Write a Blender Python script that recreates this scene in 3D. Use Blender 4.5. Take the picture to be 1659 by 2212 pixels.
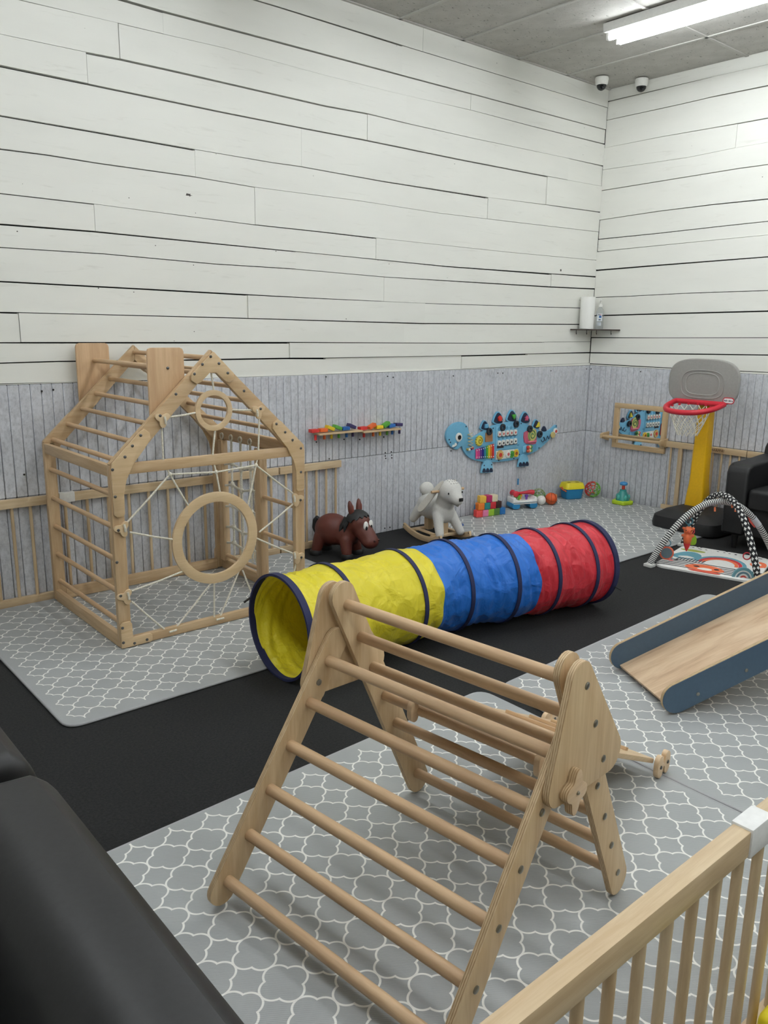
import bpy, bmesh, math, random
import numpy as np
from mathutils import Vector, Matrix, Euler, Quaternion
for o in list(bpy.data.objects): bpy.data.objects.remove(o)
S = bpy.context.scene
C = S.collection
rnd = random.Random(7)
PI = math.pi

# ---------------------------------------------------------------- camera
CAM = Vector((-6.4599, -4.59174, 1.55094))
YAW, PIT, ROL, FPX = 0.70932966, -0.22634859, 0.01345796, 1739.713
_f = Vector((math.sin(YAW)*math.cos(PIT), math.cos(YAW)*math.cos(PIT), math.sin(PIT)))
_r0 = Vector((math.cos(YAW), -math.sin(YAW), 0)); _u0 = _r0.cross(_f)
CR = _r0*math.cos(ROL)+_u0*math.sin(ROL); CU = -_r0*math.sin(ROL)+_u0*math.cos(ROL); CF = _f
cd = bpy.data.cameras.new('camera'); cam = bpy.data.objects.new('camera', cd); C.objects.link(cam)
m = Matrix((CR, CU, -CF)).transposed().to_4x4(); m.translation = CAM; cam.matrix_world = m
cd.sensor_fit = 'VERTICAL'; cd.sensor_height = 36.0; cd.lens = 36.0*FPX/2212.0; cd.clip_start = 0.02
S.camera = cam
# ---------------------------------------------------------------- world / exposure
wd = bpy.data.worlds.new('world'); S.world = wd; wd.use_nodes = True
wd.node_tree.nodes['Background'].inputs[0].default_value = (0.9, 0.92, 1, 1)
wd.node_tree.nodes['Background'].inputs[1].default_value = 0.05
S.view_settings.view_transform = 'Standard'; S.view_settings.look = 'None'
S.view_settings.exposure = 0.0; S.view_settings.gamma = 1.0; S.view_settings.use_curve_mapping = False
TUBE_POWER = 46.5
TUBE_COLOR = (0.96, 1.0, 1.03, 1)

# ---------------------------------------------------------------- pixel -> place (a pixel gives a direction; the plane gives the distance)
def ray(px, py):
    return CR*((px-829.5)/FPX) - CU*((py-1106)/FPX) + CF
def on(px, py, axis, val):
    d = ray(px, py); t = (val-CAM[axis])/d[axis]; return CAM+d*t
def onx(px, py, v): return on(px, py, 0, v)
def ony(px, py, v): return on(px, py, 1, v)
def onz(px, py, v): return on(px, py, 2, v)

# ---------------------------------------------------------------- materials
def lin(c):
    c = c/255.0
    return c/12.92 if c <= 0.04045 else ((c+0.055)/1.055)**2.4
def rgb(r, g, b): return (lin(r), lin(g), lin(b), 1)
class NT:
    def __init__(s, name):
        s.m = bpy.data.materials.new(name); s.m.use_nodes = True
        s.t = s.m.node_tree; s.b = s.t.nodes['Principled BSDF']
    def n(s, typ, **kw):
        nd = s.t.nodes.new(typ)
        for k, v in kw.items(): setattr(nd, k, v)
        return nd
    def l(s, a, b): s.t.links.new(a, b)
    def set(s, nd, key, v):
        if hasattr(v, 'is_output'): s.l(v, nd.inputs[key])
        else: nd.inputs[key].default_value = v
    def math(s, op, a, b=None, c=None):
        nd = s.n('ShaderNodeMath', operation=op); s.set(nd, 0, a)
        if b is not None: s.set(nd, 1, b)
        if c is not None: s.set(nd, 2, c)
        return nd.outputs[0]
    def obj(s): return s.n('ShaderNodeTexCoord').outputs['Object']
    def mapping(s, vec, scale=(1,1,1), loc=(0,0,0), rot=(0,0,0)):
        nd = s.n('ShaderNodeMapping'); s.l(vec, nd.inputs[0])
        nd.inputs['Scale'].default_value = scale; nd.inputs['Location'].default_value = loc; nd.inputs['Rotation'].default_value = rot
        return nd.outputs[0]
    def noise(s, vec, scale, detail=3, rough=0.55, dist=0.0):
        nd = s.n('ShaderNodeTexNoise'); s.l(vec, nd.inputs['Vector'])
        nd.inputs['Scale'].default_value = scale; nd.inputs['Detail'].default_value = detail
        nd.inputs['Roughness'].default_value = rough; nd.inputs['Distortion'].default_value = dist
        return nd.outputs[0]
    def ramp(s, fac, stops):
        nd = s.n('ShaderNodeValToRGB'); s.l(fac, nd.inputs[0]); e = nd.color_ramp.elements
        while len(e) < len(stops): e.new(0.5)
        for i, (p, c) in enumerate(stops): e[i].position = p; e[i].color = c
        return nd.outputs[0]
    def mix(s, fac, a, b, typ='MIX'):
        nd = s.n('ShaderNodeMix', data_type='RGBA', blend_type=typ)
        s.set(nd, 0, fac); s.set(nd, 6, a); s.set(nd, 7, b); return nd.outputs[2]
    def bump(s, h, strength=0.3, dist=0.002):
        nd = s.n('ShaderNodeBump'); nd.inputs['Strength'].default_value = strength; nd.inputs['Distance'].default_value = dist
        s.l(h, nd.inputs['Height']); s.l(nd.outputs[0], s.b.inputs['Normal'])
    def base(s, c): s.set(s.b, 'Base Color', c)
    def rough(s, r): s.set(s.b, 'Roughness', r)
MC = {}
def plain(r, g, b, rough=0.5, metal=0.0, grain=0.04):
    key = ('p', r, g, b, rough, metal)
    if key in MC: return MC[key]
    n = NT('paint_%d_%d_%d' % (r, g, b)); c = rgb(r, g, b)
    v = n.noise(n.obj(), 60, 2)
    n.base(n.ramp(v, [(0.3, tuple(x*(1-grain) for x in c[:3])+(1,)), (0.7, tuple(min(1, x*(1+grain)) for x in c[:3])+(1,))]))
    n.rough(rough); n.b.inputs['Metallic'].default_value = metal
    MC[key] = n.m; return n.m
def wood(axis='x', c1=(205,172,128), c2=(184,147,101), rough=0.5, scale=1.0):
    key = ('w', axis, c1, c2, rough)
    if key in MC: return MC[key]
    n = NT('wood_'+axis); sc = {'x': (2.2, 26, 26), 'y': (26, 2.2, 26), 'z': (26, 26, 2.2)}[axis]
    info = n.n('ShaderNodeObjectInfo')
    o = n.obj(); ad = n.n('ShaderNodeVectorMath', operation='ADD'); n.l(o, ad.inputs[0])
    cmb = n.n('ShaderNodeCombineXYZ'); rr = n.math('MULTIPLY', info.outputs['Random'], 9.0)
    for i in range(3): n.l(rr, cmb.inputs[i])
    n.l(cmb.outputs[0], ad.inputs[1])
    mp = n.mapping(ad.outputs[0], tuple(x*scale for x in sc))
    g = n.noise(mp, 1.0, 5, 0.62, 0.7)
    fine = n.noise(n.mapping(ad.outputs[0], tuple(x*6 for x in sc)), 1.0, 2)
    h = n.math('ADD', n.math('MULTIPLY', g, 0.8), n.math('MULTIPLY', fine, 0.2))
    def ds(c, k=.80): g = .3*c[0]+.55*c[1]+.15*c[2]; return tuple(min(255, (g+(x-g)*k)*1.02) for x in c)
    A, B = rgb(*ds(c1)), rgb(*ds(c2))
    n.base(n.ramp(h, [(0.36, B), (0.5, tuple((a+b)/2 for a, b in zip(A, B))), (0.62, A)]))
    n.rough(rough); n.bump(h, 0.12, 0.001)
    MC[key] = n.m; return n.m
def ply_edge():
    if 'ply' in MC: return MC['ply']
    n = NT('plywood_edge'); o = n.obj(); sp = n.n('ShaderNodeSeparateXYZ'); n.l(o, sp.inputs[0])
    lam = n.math('FRACT', n.math('ADD', n.math('MULTIPLY', sp.outputs[1], 1/.0052), n.math('MULTIPLY', n.noise(o, 30, 2), .25)))
    g = n.noise(n.mapping(o, (40, 260, 40)), 1.0, 2)
    lamc = n.ramp(lam, [(0.0, rgb(206,184,148)), (0.45, rgb(212,190,154)), (0.6, rgb(158,126,90)), (0.95, rgb(170,138,100))])
    n.base(n.mix(.3, lamc, n.ramp(g, [(0.42, rgb(150,118,82)), (0.55, rgb(206,180,142))]))); n.rough(.6); MC['ply'] = n.m; return n.m
def ply_sides(o):
    o.data.materials.append(ply_edge())
    for p in o.data.polygons:
        if abs(p.normal.y) < .6: p.material_index = 1
    return o

# ---------------------------------------------------------------- mesh builder
class MB:
    def __init__(s): s.v = []; s.f = []
    def add(s, vs, fs):
        k = len(s.v); s.v += [tuple(v) for v in vs]; s.f += [tuple(i+k for i in f) for f in fs]; return s
    def box(s, c, d, R=None):
        c = Vector(c); vs = []
        for x in (-.5, .5):
            for y in (-.5, .5):
                for z in (-.5, .5):
                    p = Vector((x*d[0], y*d[1], z*d[2]))
                    if R is not None: p = R @ p
                    vs.append(c+p)
        return s.add(vs, [(0,1,3,2),(4,6,7,5),(0,4,5,1),(2,3,7,6),(0,2,6,4),(1,5,7,3)])
    def beam(s, a, b, w, h, up=(0,0,1)):
        a, b = Vector(a), Vector(b); d = (b-a); L = d.length; d.normalize()
        side = d.cross(Vector(up)); side.normalize(); u = side.cross(d)
        return s.box((a+b)/2, (L, w, h), Matrix((d, side, u)).transposed())
    def tube(s, pts, r, n=10, closed=False):
        pts = [Vector(p) for p in pts]; N = len(pts); rs = r if isinstance(r, (list, tuple)) else [r]*N
        vs = []; prev = None
        for i, p in enumerate(pts):
            if closed: t = pts[(i+1) % N]-pts[i-1]
            else: t = pts[min(i+1, N-1)]-pts[max(i-1, 0)]
            t.normalize()
            if prev is None:
                a = Vector((0,0,1)) if abs(t.z) < .9 else Vector((1,0,0)); u = t.cross(a)
            else: u = prev-t*prev.dot(t)
            u.normalize(); prev = u; w = t.cross(u)
            for k in range(n):
                an = 2*PI*k/n; vs.append(p+(u*math.cos(an)+w*math.sin(an))*rs[i])
        fs = []
        for i in range(N if closed else N-1):
            j = (i+1) % N
            for k in range(n): fs.append((i*n+k, i*n+(k+1) % n, j*n+(k+1) % n, j*n+k))
        if not closed: fs += [tuple(range(n))[::-1], tuple(range((N-1)*n, N*n))]
        return s.add(vs, fs)
    def lathe(s, prof, n=24, c=(0,0,0), R=None, sx=1.0, sy=1.0):
        vs = []; c = Vector(c)
        for (r, z) in prof:
            for k in range(n):
                an = 2*PI*k/n; p = Vector((r*math.cos(an)*sx, r*math.sin(an)*sy, z))
                if R is not None: p = R @ p
                vs.append(c+p)
        fs = []; P = len(prof)
        for i in range(P-1):
            for k in range(n): fs.append((i*n+k, i*n+(k+1) % n, (i+1)*n+(k+1) % n, (i+1)*n+k))
        fs += [tuple(range(n))[::-1], tuple(range((P-1)*n, P*n))]
        return s.add(vs, fs)
    def ring(s, ro, ri, h, n=40, c=(0,0,0), R=None):
        vs = []; c = Vector(c); prof = [(ri, -h/2), (ro, -h/2), (ro, h/2), (ri, h/2)]
        for (r, z) in prof:
            for k in range(n):
                an = 2*PI*k/n; p = Vector((r*math.cos(an), r*math.sin(an), z))
                if R is not None: p = R @ p
                vs.append(c+p)
        fs = []
        for i in range(4):
            j = (i+1) % 4
            for k in range(n): fs.append((i*n+k, i*n+(k+1) % n, j*n+(k+1) % n, j*n+k))
        return s.add(vs, fs)
    def prism(s, poly, a, b, fn):          # poly of (u,v); fn(u,v,w) -> xyz
        n = len(poly); vs = [fn(u, v, a) for u, v in poly]+[fn(u, v, b) for u, v in poly]
        fs = [tuple(range(n))[::-1], tuple(range(n, 2*n))]+[(i, (i+1) % n, n+(i+1) % n, n+i) for i in range(n)]
        return s.add(vs, fs)
    def ball(s, c, r, n=16, R=None):
        if not isinstance(r, (list, tuple)): r = (r, r, r)
        c = Vector(c); vs = []; fs = []; m = n//2
        for i in range(1, m):
            th = PI*i/m
            for k in range(n):
                an = 2*PI*k/n; p = Vector((r[0]*math.sin(th)*math.cos(an), r[1]*math.sin(th)*math.sin(an), r[2]*math.cos(th)))
                if R is not None: p = R @ p
                vs.append(c+p)
        for z in (r[2], -r[2]):
            p = Vector((0,0,z)); vs.append(c+(R @ p if R is not None else p))
        T = (m-1)*n; B = T+1
        for i in range(m-2):
            for k in range(n): fs.append((i*n+k, (i+1)*n+k, (i+1)*n+(k+1) % n, i*n+(k+1) % n))
        for k in range(n):
            fs.append((T, k, (k+1) % n)); fs.append((B, (m-2)*n+(k+1) % n, (m-2)*n+k))
        return s.add(vs, fs)
    def mesh(s, name, mat, bevel=0, seg=2, off=None, sharp=40):
        me = bpy.data.meshes.new(name); vs = s.v
        if off is not None: vs = [(v[0]-off[0], v[1]-off[1], v[2]-off[2]) for v in vs]
        me.from_pydata(vs, [], s.f)
        bm = bmesh.new(); bm.from_mesh(me); bmesh.ops.recalc_face_normals(bm, faces=bm.faces)
        if bevel:
            es = [e for e in bm.edges if len(e.link_faces) == 2 and e.calc_face_angle(0) > math.radians(35)]
            bmesh.ops.bevel(bm, geom=es, offset=bevel, segments=seg, affect='EDGES', clamp_overlap=True, profile=0.6)
        bm.to_mesh(me); bm.free()
        if mat: me.materials.append(mat)
        me.shade_smooth(); me.set_sharp_from_angle(angle=math.radians(sharp)); return me
    def build(s, name, mat, parent=None, bevel=0, seg=2, world=False, sharp=40, loc=None, label=None):
        off = None
        if world and parent:
            r = parent
            while r.parent: r = r.parent
            off = r.location
        o = bpy.data.objects.new(name, s.mesh(name, mat, bevel, seg, off, sharp)); C.objects.link(o)
        if parent: o.parent = parent
        if loc: o.location = loc
        if label: o['label'] = label
        return o
def xz(y0=0): return lambda u, v, w: (u, y0+w, v)      # u->x v->z, depth y
def yz(x0=0): return lambda u, v, w: (x0+w, u, v)
def xy(z0=0): return lambda u, v, w: (u, v, z0+w)
def thing(name, label, cat, loc=(0,0,0), rz=0, group=None, kind=None):
    o = bpy.data.objects.new(name, None); C.objects.link(o); o.location = loc; o.rotation_euler = (0,0,rz)
    o.empty_display_size = .05; tag(o, label, cat, group, kind); return o
def tag(o, label=None, cat=None, group=None, kind=None):
    if label: o['label'] = label
    if cat: o['category'] = cat
    if group: o['group'] = group
    if kind: o['kind'] = kind
    return o
def inst(o, parent, loc=(0,0,0), rot=None, scale=None):
    c = o.copy(); C.objects.link(c); c.parent = parent; c.location = loc
    if rot is not None: c.rotation_euler = rot
    if scale is not None: c.scale = scale
    return c
def copy_tree(o, parent=None):
    kids = [k for k in bpy.data.objects if k.parent == o]
    c = o.copy(); C.objects.link(c); c.parent = parent
    for k in kids: copy_tree(k, c)
    return c
def rrect(w, h, r, n=6, cx=0, cy=0):
    out = []
    for (sx, sy, a0) in ((1,1,0), (-1,1,90), (-1,-1,180), (1,-1,270)):
        for k in range(n+1):
            a = math.radians(a0+90*k/n); out.append((cx+sx*(w/2-r)+r*math.cos(a), cy+sy*(h/2-r)+r*math.sin(a)))
    return out
def hull(circles, n=20):
    pts = [(cx+r*math.cos(2*PI*k/n), cy+r*math.sin(2*PI*k/n)) for cx, cy, r in circles for k in range(n)]
    pts = sorted(set(pts))
    def half(ps):
        h = []
        for p in ps:
            while len(h) > 1 and (h[-1][0]-h[-2][0])*(p[1]-h[-2][1])-(h[-1][1]-h[-2][1])*(p[0]-h[-2][0]) <= 1e-12: h.pop()
            h.append(p)
        return h
    a, b = half(pts), half(pts[::-1]); return a[:-1]+b[:-1]
def smooth_poly(pts, n=4, closed=True):
    P = [Vector(p) for p in pts]; N = len(P); out = []
    for i in range(N if closed else N-1):
        g = (lambda k: P[k % N]) if closed else (lambda k: P[max(0, min(N-1, k))])
        p0, p1, p2, p3 = g(i-1), g(i), g(i+1), g(i+2)
        for k in range(n):
            t = k/n; out.append(tuple(0.5*((2*p1)+(p2-p0)*t+(2*p0-5*p1+4*p2-p3)*t*t+(3*p1-p0-3*p2+p3)*t**3)))
    if not closed: out.append(tuple(P[-1]))
    return out
def disc(u, v, r, n=16): return [(u+r*math.cos(2*PI*k/n), v+r*math.sin(2*PI*k/n)) for k in range(n)]
def star(u, v, r1, r2, n, ph=0): return [(u+(r1 if k % 2 == 0 else r2)*math.cos(PI*k/n+ph), v+(r1 if k % 2 == 0 else r2)*math.sin(PI*k/n+ph)) for k in range(2*n)]
def blob(name, mb, mat, parent, voxel=0.008, it=8, world=False):
    """closed shapes fused into one continuous skin"""
    me = bpy.data.meshes.new('tmp'); me.from_pydata(mb.v, [], mb.f)
    o = bpy.data.objects.new('tmp', me); C.objects.link(o)
    r = o.modifiers.new('r', 'REMESH'); r.mode = 'VOXEL'; r.voxel_size = voxel
    sm = o.modifiers.new('s', 'SMOOTH'); sm.factor = .5; sm.iterations = it
    dg = bpy.context.evaluated_depsgraph_get()
    nm = bpy.data.meshes.new_from_object(o.evaluated_get(dg)); nm.name = name
    bpy.data.objects.remove(o); bpy.data.meshes.remove(me)
    nm.materials.clear(); nm.materials.append(mat); nm.shade_smooth()
    ob = bpy.data.objects.new(name, nm); C.objects.link(ob); ob.parent = parent; return ob
def text_obj(name, txt, size, mat, parent, M, depth=0.0006, bold=0.0, spacing=1.0):
    cu = bpy.data.curves.new('t', 'FONT'); cu.body = txt; cu.size = size; cu.align_x = 'CENTER'; cu.align_y = 'CENTER'
    cu.extrude = depth; cu.offset = bold; cu.space_character = spacing
    o = bpy.data.objects.new('t', cu); C.objects.link(o)
    dg = bpy.context.evaluated_depsgraph_get(); me = bpy.data.meshes.new_from_object(o.evaluated_get(dg)); me.name = name
    bpy.data.objects.remove(o); me.materials.clear(); me.materials.append(mat)
    me.transform(M)
    ob = bpy.data.objects.new(name, me); C.objects.link(ob); ob.parent = parent; return ob
def capsule(mb, a, b, ra, rb=None, n=16):
    rb = rb or ra; a, b = Vector(a), Vector(b); mb.ball(a, ra, n); mb.ball(b, rb, n); mb.tube([a, b], [ra, rb], n); return mb

WX, WY, WZ = wood('x'), wood('y'), wood('z')
BX, BY, BZ = (wood(a, (214,184,140), (196,162,116)) for a in 'xyz')      # pale birch
RX, RY, RZ = (wood(a, (208,170,124), (186,146,102)) for a in 'xyz')      # beech dowels
BOLT = plain(150, 148, 140, 0.3, 0.9); BOLTD = plain(104, 104, 104, 0.35, 0.8)
WHITE = plain(232, 232, 226, 0.45); BLACK = plain(18, 18, 20, 0.5); NAVY = plain(30, 36, 66, 0.7)
# ================================================================ structure
H = 3.592; XW, YW = -9.0, -7.4
# --- carpet
n = NT('charcoal_carpet'); o = n.obj()
f = n.noise(o, 105, 4, .8); g = n.noise(o, 3.0, 3)
n.base(n.mix(n.math('MULTIPLY', g, .35), n.ramp(f, [(0.38, rgb(4,4,5)), (0.66, rgb(36,37,37))]), rgb(18,19,20))); n.rough(.95); n.bump(f, .6, .004)
CARPET = n.m
mb = MB(); mb.box((XW/2, YW/2, -.05), (-XW+.4, -YW+.4, .1)); tag(mb.build('floor', CARPET), 'charcoal grey carpet floor', None, None, 'structure')
# --- white painted planks
n = NT('white_painted_plank'); o = n.obj(); info = n.n('ShaderNodeObjectInfo')
ad = n.n('ShaderNodeVectorMath', operation='ADD'); n.l(o, ad.inputs[0]); cb = n.n('ShaderNodeCombineXYZ')
n.l(n.math('MULTIPLY', info.outputs['Random'], 17.0), cb.inputs[2]); n.l(cb.outputs[0], ad.inputs[1])
grain = n.noise(n.mapping(ad.outputs[0], (2.5, 2.5, 26)), 1.0, 5, .65, 1.6)
blot = n.noise(n.mapping(ad.outputs[0], (1.2, 1.2, 5)), 1.0, 3)
tone = n.ramp(blot, [(0.35, rgb(230,230,223)), (0.65, rgb(235,235,228))])
gr = n.ramp(grain, [(0.24, rgb(222,221,217)), (0.40, (1,1,1,1))])
col = n.mix(.45, tone, gr, 'MULTIPLY')
vo = n.n('ShaderNodeTexVoronoi'); n.l(n.mapping(ad.outputs[0], (7, 7, 9)), vo.inputs['Vector']); vo.inputs['Scale'].default_value = 1.0
sep = n.n('ShaderNodeSeparateColor'); n.l(vo.outputs['Color'], sep.inputs[0])
dot = n.math('MULTIPLY', n.math('LESS_THAN', vo.outputs['Distance'], .028), n.math('GREATER_THAN', sep.outputs[0], .45))
kn = n.n('ShaderNodeTexVoronoi'); n.l(n.mapping(ad.outputs[0], (1.3, 1.3, 3.2)), kn.inputs['Vector']); kn.inputs['Scale'].default_value = 1.0
sk = n.n('ShaderNodeSeparateColor'); n.l(kn.outputs['Color'], sk.inputs[0])
kd = n.math('ADD', kn.outputs['Distance'], n.math('MULTIPLY', n.math('SUBTRACT', n.noise(ad.outputs[0], 34, 3), .5), .16))
knot = n.math('MULTIPLY', n.math('LESS_THAN', kd, .022), n.math('GREATER_THAN', sk.outputs[1], .62))
col = n.mix(n.math('MAXIMUM', dot, knot), col, rgb(70,66,62)); n.base(col); n.rough(.55)
n.bump(n.math('ADD', n.math('MULTIPLY', grain, .6), blot), .16, .004)
PLANK = n.m
GAP_SHADE = plain(7, 6, 6, .95); PWALL = plain(222, 222, 214, .6)  # wall backing is near-black: shade of the plank gaps painted into its colour
# --- grey felt wainscot
n = NT('grey_felt'); o = n.obj(); info = n.n('ShaderNodeObjectInfo')
ad = n.n('ShaderNodeVectorMath', operation='ADD'); n.l(o, ad.inputs[0]); cb = n.n('ShaderNodeCombineXYZ')
n.l(n.math('MULTIPLY', info.outputs['Random'], 31.0), cb.inputs[2]); n.l(cb.outputs[0], ad.inputs[1])
a = n.noise(n.mapping(ad.outputs[0], (70, 70, 45)), 1.0, 4, .7); b = n.noise(n.mapping(ad.outputs[0], (9, 9, 6)), 1.0, 3)
n.base(n.mix(.55, n.ramp(a, [(0.34, rgb(150,152,158)), (0.5, rgb(197,199,204)), (0.66, rgb(220,222,227))]), n.ramp(b, [(0.3, rgb(184,186,192)), (0.7, rgb(210,212,217))])))
n.rough(.95); n.bump(a, .25, .002); FELT = n.m

wl = MB(); wl.box((XW/2, .09, H/2), (-XW+.4, .12, H)); wall_l = tag(wl.build('wall_left', GAP_SHADE), 'long wall of white painted planks above grey felt wainscot', None, None, 'structure')
wr = MB(); wr.box((.09, YW/2, H/2), (.12, -YW, H)); wall_r = tag(wr.build('wall_right', GAP_SHADE), 'short wall of white painted planks above grey felt wainscot', None, None, 'structure')
mb = MB(); mb.box((XW/2, YW-.05, H/2), (-XW, .1, H)); tag(mb.build('wall_rear', PWALL), 'plain white wall behind the viewer', None, None, 'structure')
mb = MB(); mb.box((XW-.05, YW/2, H/2), (.1, -YW, H)); tag(mb.build('wall_side', PWALL), 'plain white side wall', None, None, 'structure')
# plank seams read off the photograph (pixels), rows between seams cut by joints
LS = [[(738,0),(912,60),(1100,122),(1314,192)],
 [(550,0),(600,14.7),(868,98),(913,112),(1311,233)],
 [(267,0),(352,24),(465,54),(600,90),(868,162),(1018,202),(1309,280)],
 [(46,0),(253,49),(352,72.6),(485,103),(700,161.6),(877,206),(1018,237.5),(1146,271),(1305,310)],
 [(0,73.8),(186,113),(258,127),(371,152),(700,228),(787,244),(877,266),(1019,298),(1303,358)],
 [(0,141),(187,180),(472,240),(652,276),(793,303),(988,343),(1184,381),(1300,402)],
 [(0,248),(202,283),(421,322),(586,350),(650,359),(823,390),(1053,426),(1180,442),(1298,458)],
 [(0,321),(101,334),(211,352),(422,382),(549,404),(778,434),(946,460),(1053,473),(1292,501)],
 [(0,417),(200,440),(392,465),(549,485),(700,501),(813,514),(1097,544.5),(1289,562)],
 [(0,483),(203,499),(549,534),(639,543),(813,560),(965,575),(1190,591),(1286,597)],
 [(0,534),(224,548),(464,570),(639,581),(830,598),(1034,610),(1190,619),(1284,623)],
 [(0,607),(300,623),(534,636),(700,645),(830,651),(917,655),(1255,665),(1280,666)],
 [(0,674),(295,681),(536,687),(700,692),(917,698),(1253,700),(1278,700)],
 [(0,739.5),(624,739),(871,740.5),(1012,741),(1275,738)],
 [(0,784),(126,780),(392,777),(624,773),(704,773),(995,768),(1273,761)],
 [(0,829),(703,811.5),(705,809),(995,797),(1138,790.6),(1271,784)]]
LJ = [[913],[868],[352,1018],[255,877],[186,793,1228],[652,1182],[421,1054],[550],[203,812],[639,1191],[830],[535,918],[40,872],[625,1176],[704,997,1140]]
RS = [[(1315,193),(1659,112)],[(1315,218),(1538,166),(1659,139)],[(1312,259),(1467,225),(1536,209),(1659,184)],
 [(1309,319),(1424,296),(1594,266),(1659,254)],[(1304,367),(1487,340),(1590,319),(1659,307)],[(1303,411),(1500,379),(1599,363),(1659,355)],
 [(1298,475),(1422,456),(1543,441),(1659,429)],[(1293,516),(1422,503),(1556,488),(1659,477)],[(1292,543),(1422,530),(1556,517),(1659,507)],
 [(1289,583),(1437,571),(1659,554)],[(1285,642),(1344,640),(1492,632.5),(1659,627)],[(1282,681),(1417,677),(1659,671)],
 [(1277,728.7),(1417,729.7),(1659,729)],[(1274,761),(1414,763),(1659,766)],[(1273,785),(1455,795),(1659,804)]]
RJ = [[],[1536],[],[1593],[],[],[],[],[],[],[],[],[1414],[]]
def conv(seam, axis):
    out = []
    for p in seam:
        w = on(p[0], p[1], axis, 0.0); out.append((w[1-axis], w[2]))
    return sorted(out)
def interp(pl, u):
    if u <= pl[0][0]:
        return pl[0][1]
    for (a, za), (b, zb) in zip(pl, pl[1:]):
        if a <= u <= b: return za+(zb-za)*(u-a)/(b-a)
    return pl[-1][1]
WTOP = 1.222
def planks(seams, joints, axis, umin, parent, extra):
    L = [conv(s, axis) for s in seams]; L.append([(umin, WTOP), (0, WTOP)])
    jj = joints+[[]]
    for i in range(len(L)-1):
        top, bot = L[i], L[i+1]
        if i == 0: top = [(umin, H+.012), (0, H+.012)]
        js = []
        for j in jj[i]:
            # joint pixel column -> u at mid height of the row
            s = seams[i] if i < len(seams) else None
            ys = [p[1] for p in s]; xs = [p[0] for p in s]
            y = np.interp(j, xs, ys)+8; w = on(j, float(y), axis, 0.0); js.append(w[1-axis])
        lo = min(top[0][0], bot[0][0])
        u = min(js+[lo])-rnd.uniform(.5, 1.4)
        while u > umin: js.append(u); u -= rnd.uniform(1.4, 2.4)
        cuts = sorted([umin]+js+[0.0])
        for a, b in zip(cuts, cuts[1:]):
            if b-a < .05: continue
            us = sorted(set([a+.0012, b-.0012]+[p[0] for p in top+bot if a < p[0] < b]+[a+(b-a)*k/5 for k in range(1, 5)]))
            g0, g1 = rnd.choice([.0012, .003, .005, .007, .009]), rnd.choice([.0012, .003, .005, .007, .010])
            h0, h1 = rnd.choice([.0006, .001, .0015]), rnd.choice([.0006, .001, .002])
            T = []; B = []
            for q in us:
                k = (q-a)/(b-a); gt = g0*(1-k)+g1*k; gb = h0*(1-k)+h1*k
                T.append((q, interp(top, q)-gt)); B.append((q, interp(bot, q)+gb))
            T = [(t[0], max(t[1], bb[1]+.003)) for t, bb in zip(T, B)]
            poly = B+T[::-1]; proud = rnd.uniform(-.007, .006)
            mb = MB(); mb.prism(poly, proud, .03, (xz() if axis == 1 else (lambda u_, v_, w_: (w_, u_, v_))))
            mb.build('plank', PLANK, parent, sharp=30)
planks(LS, LJ, 1, -7.2, wall_l, None)
planks(RS, RJ, 0, -3.6, wall_r, None)
mb = MB(); mb.box((-8.1, .02, 2.4), (1.8, .03, 2.36)); mb.build('plank', PLANK, wall_l)
mb = MB(); mb.box((.02, -5.5, 2.4), (.03, 3.8, 2.36)); mb.build('plank', PLANK, wall_r)
# felt strips with grooves between them
GROOVE = .0583
mb = MB(); mb.box((0, 0, 0), (GROOVE-.0024, .014, .6088)); st = mb.build('felt_strip', FELT, wall_l, bevel=.003, seg=1)
k = 0; x = -GROOVE/2+.012
first = True
while x > -6.8:
    for zc in (.304, .9155):
        p = (x, -.001+rnd.uniform(-.0006, .0006), zc)
        if first: st.location = p; first = False
        else: inst(st, wall_l, p)
    x -= GROOVE
y = -GROOVE/2-.012
while y > -3.4:
    for zc in (.304, .9155): inst(st, wall_r, (-.001+rnd.uniform(-.0006, .0006), y, zc), (0, 0, PI/2))
    y -= GROOVE
mb = MB(); mb.box((-7.9, 0, .61), (2.2, .014, 1.22)); mb.build('felt_panel', FELT, wall_l)
mb = MB(); mb.box((0, -5.4, .61), (.014, 4.0, 1.22)); mb.build('felt_panel', FELT, wall_r)
mb = MB(); mb.box((XW/2, .012, .61), (-XW, .008, 1.2)); mb.build('felt_backing', plain(84, 86, 90, .9), wall_l)
mb = MB(); mb.box((.012, YW/2, .61), (.008, -YW, 1.2)); mb.build('felt_backing', plain(84, 86, 90, .9), wall_r)
# screws in the felt
sc = MB(); sc.lathe([(.0055, 0), (.0055, .003)], 10, R=Matrix.Rotation(PI/2, 3, 'X')); scr = sc.build('screw', BLACK, wall_l)
pts = [(90,845),(115,842),(846,983),(832,985),(845,976),(832,978),(833,990),(846,989),(974,974),(711,991),(842,1139),(831,1141),(704,814),(837,813),(849,815),(979,812),(1075,806),(1086,806),(1190,801),(1267,797),(52,1025)]
for i, p in enumerate(pts):
    w = ony(p[0], p[1], -.008)
    if i == 0: scr.location = w
    else: inst(scr, wall_l, w)
for p in [(1277,797),(1384,803),(1535,957)]: inst(scr, wall_r, onx(p[0], p[1], -.008), (0, 0, -PI/2))
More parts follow.
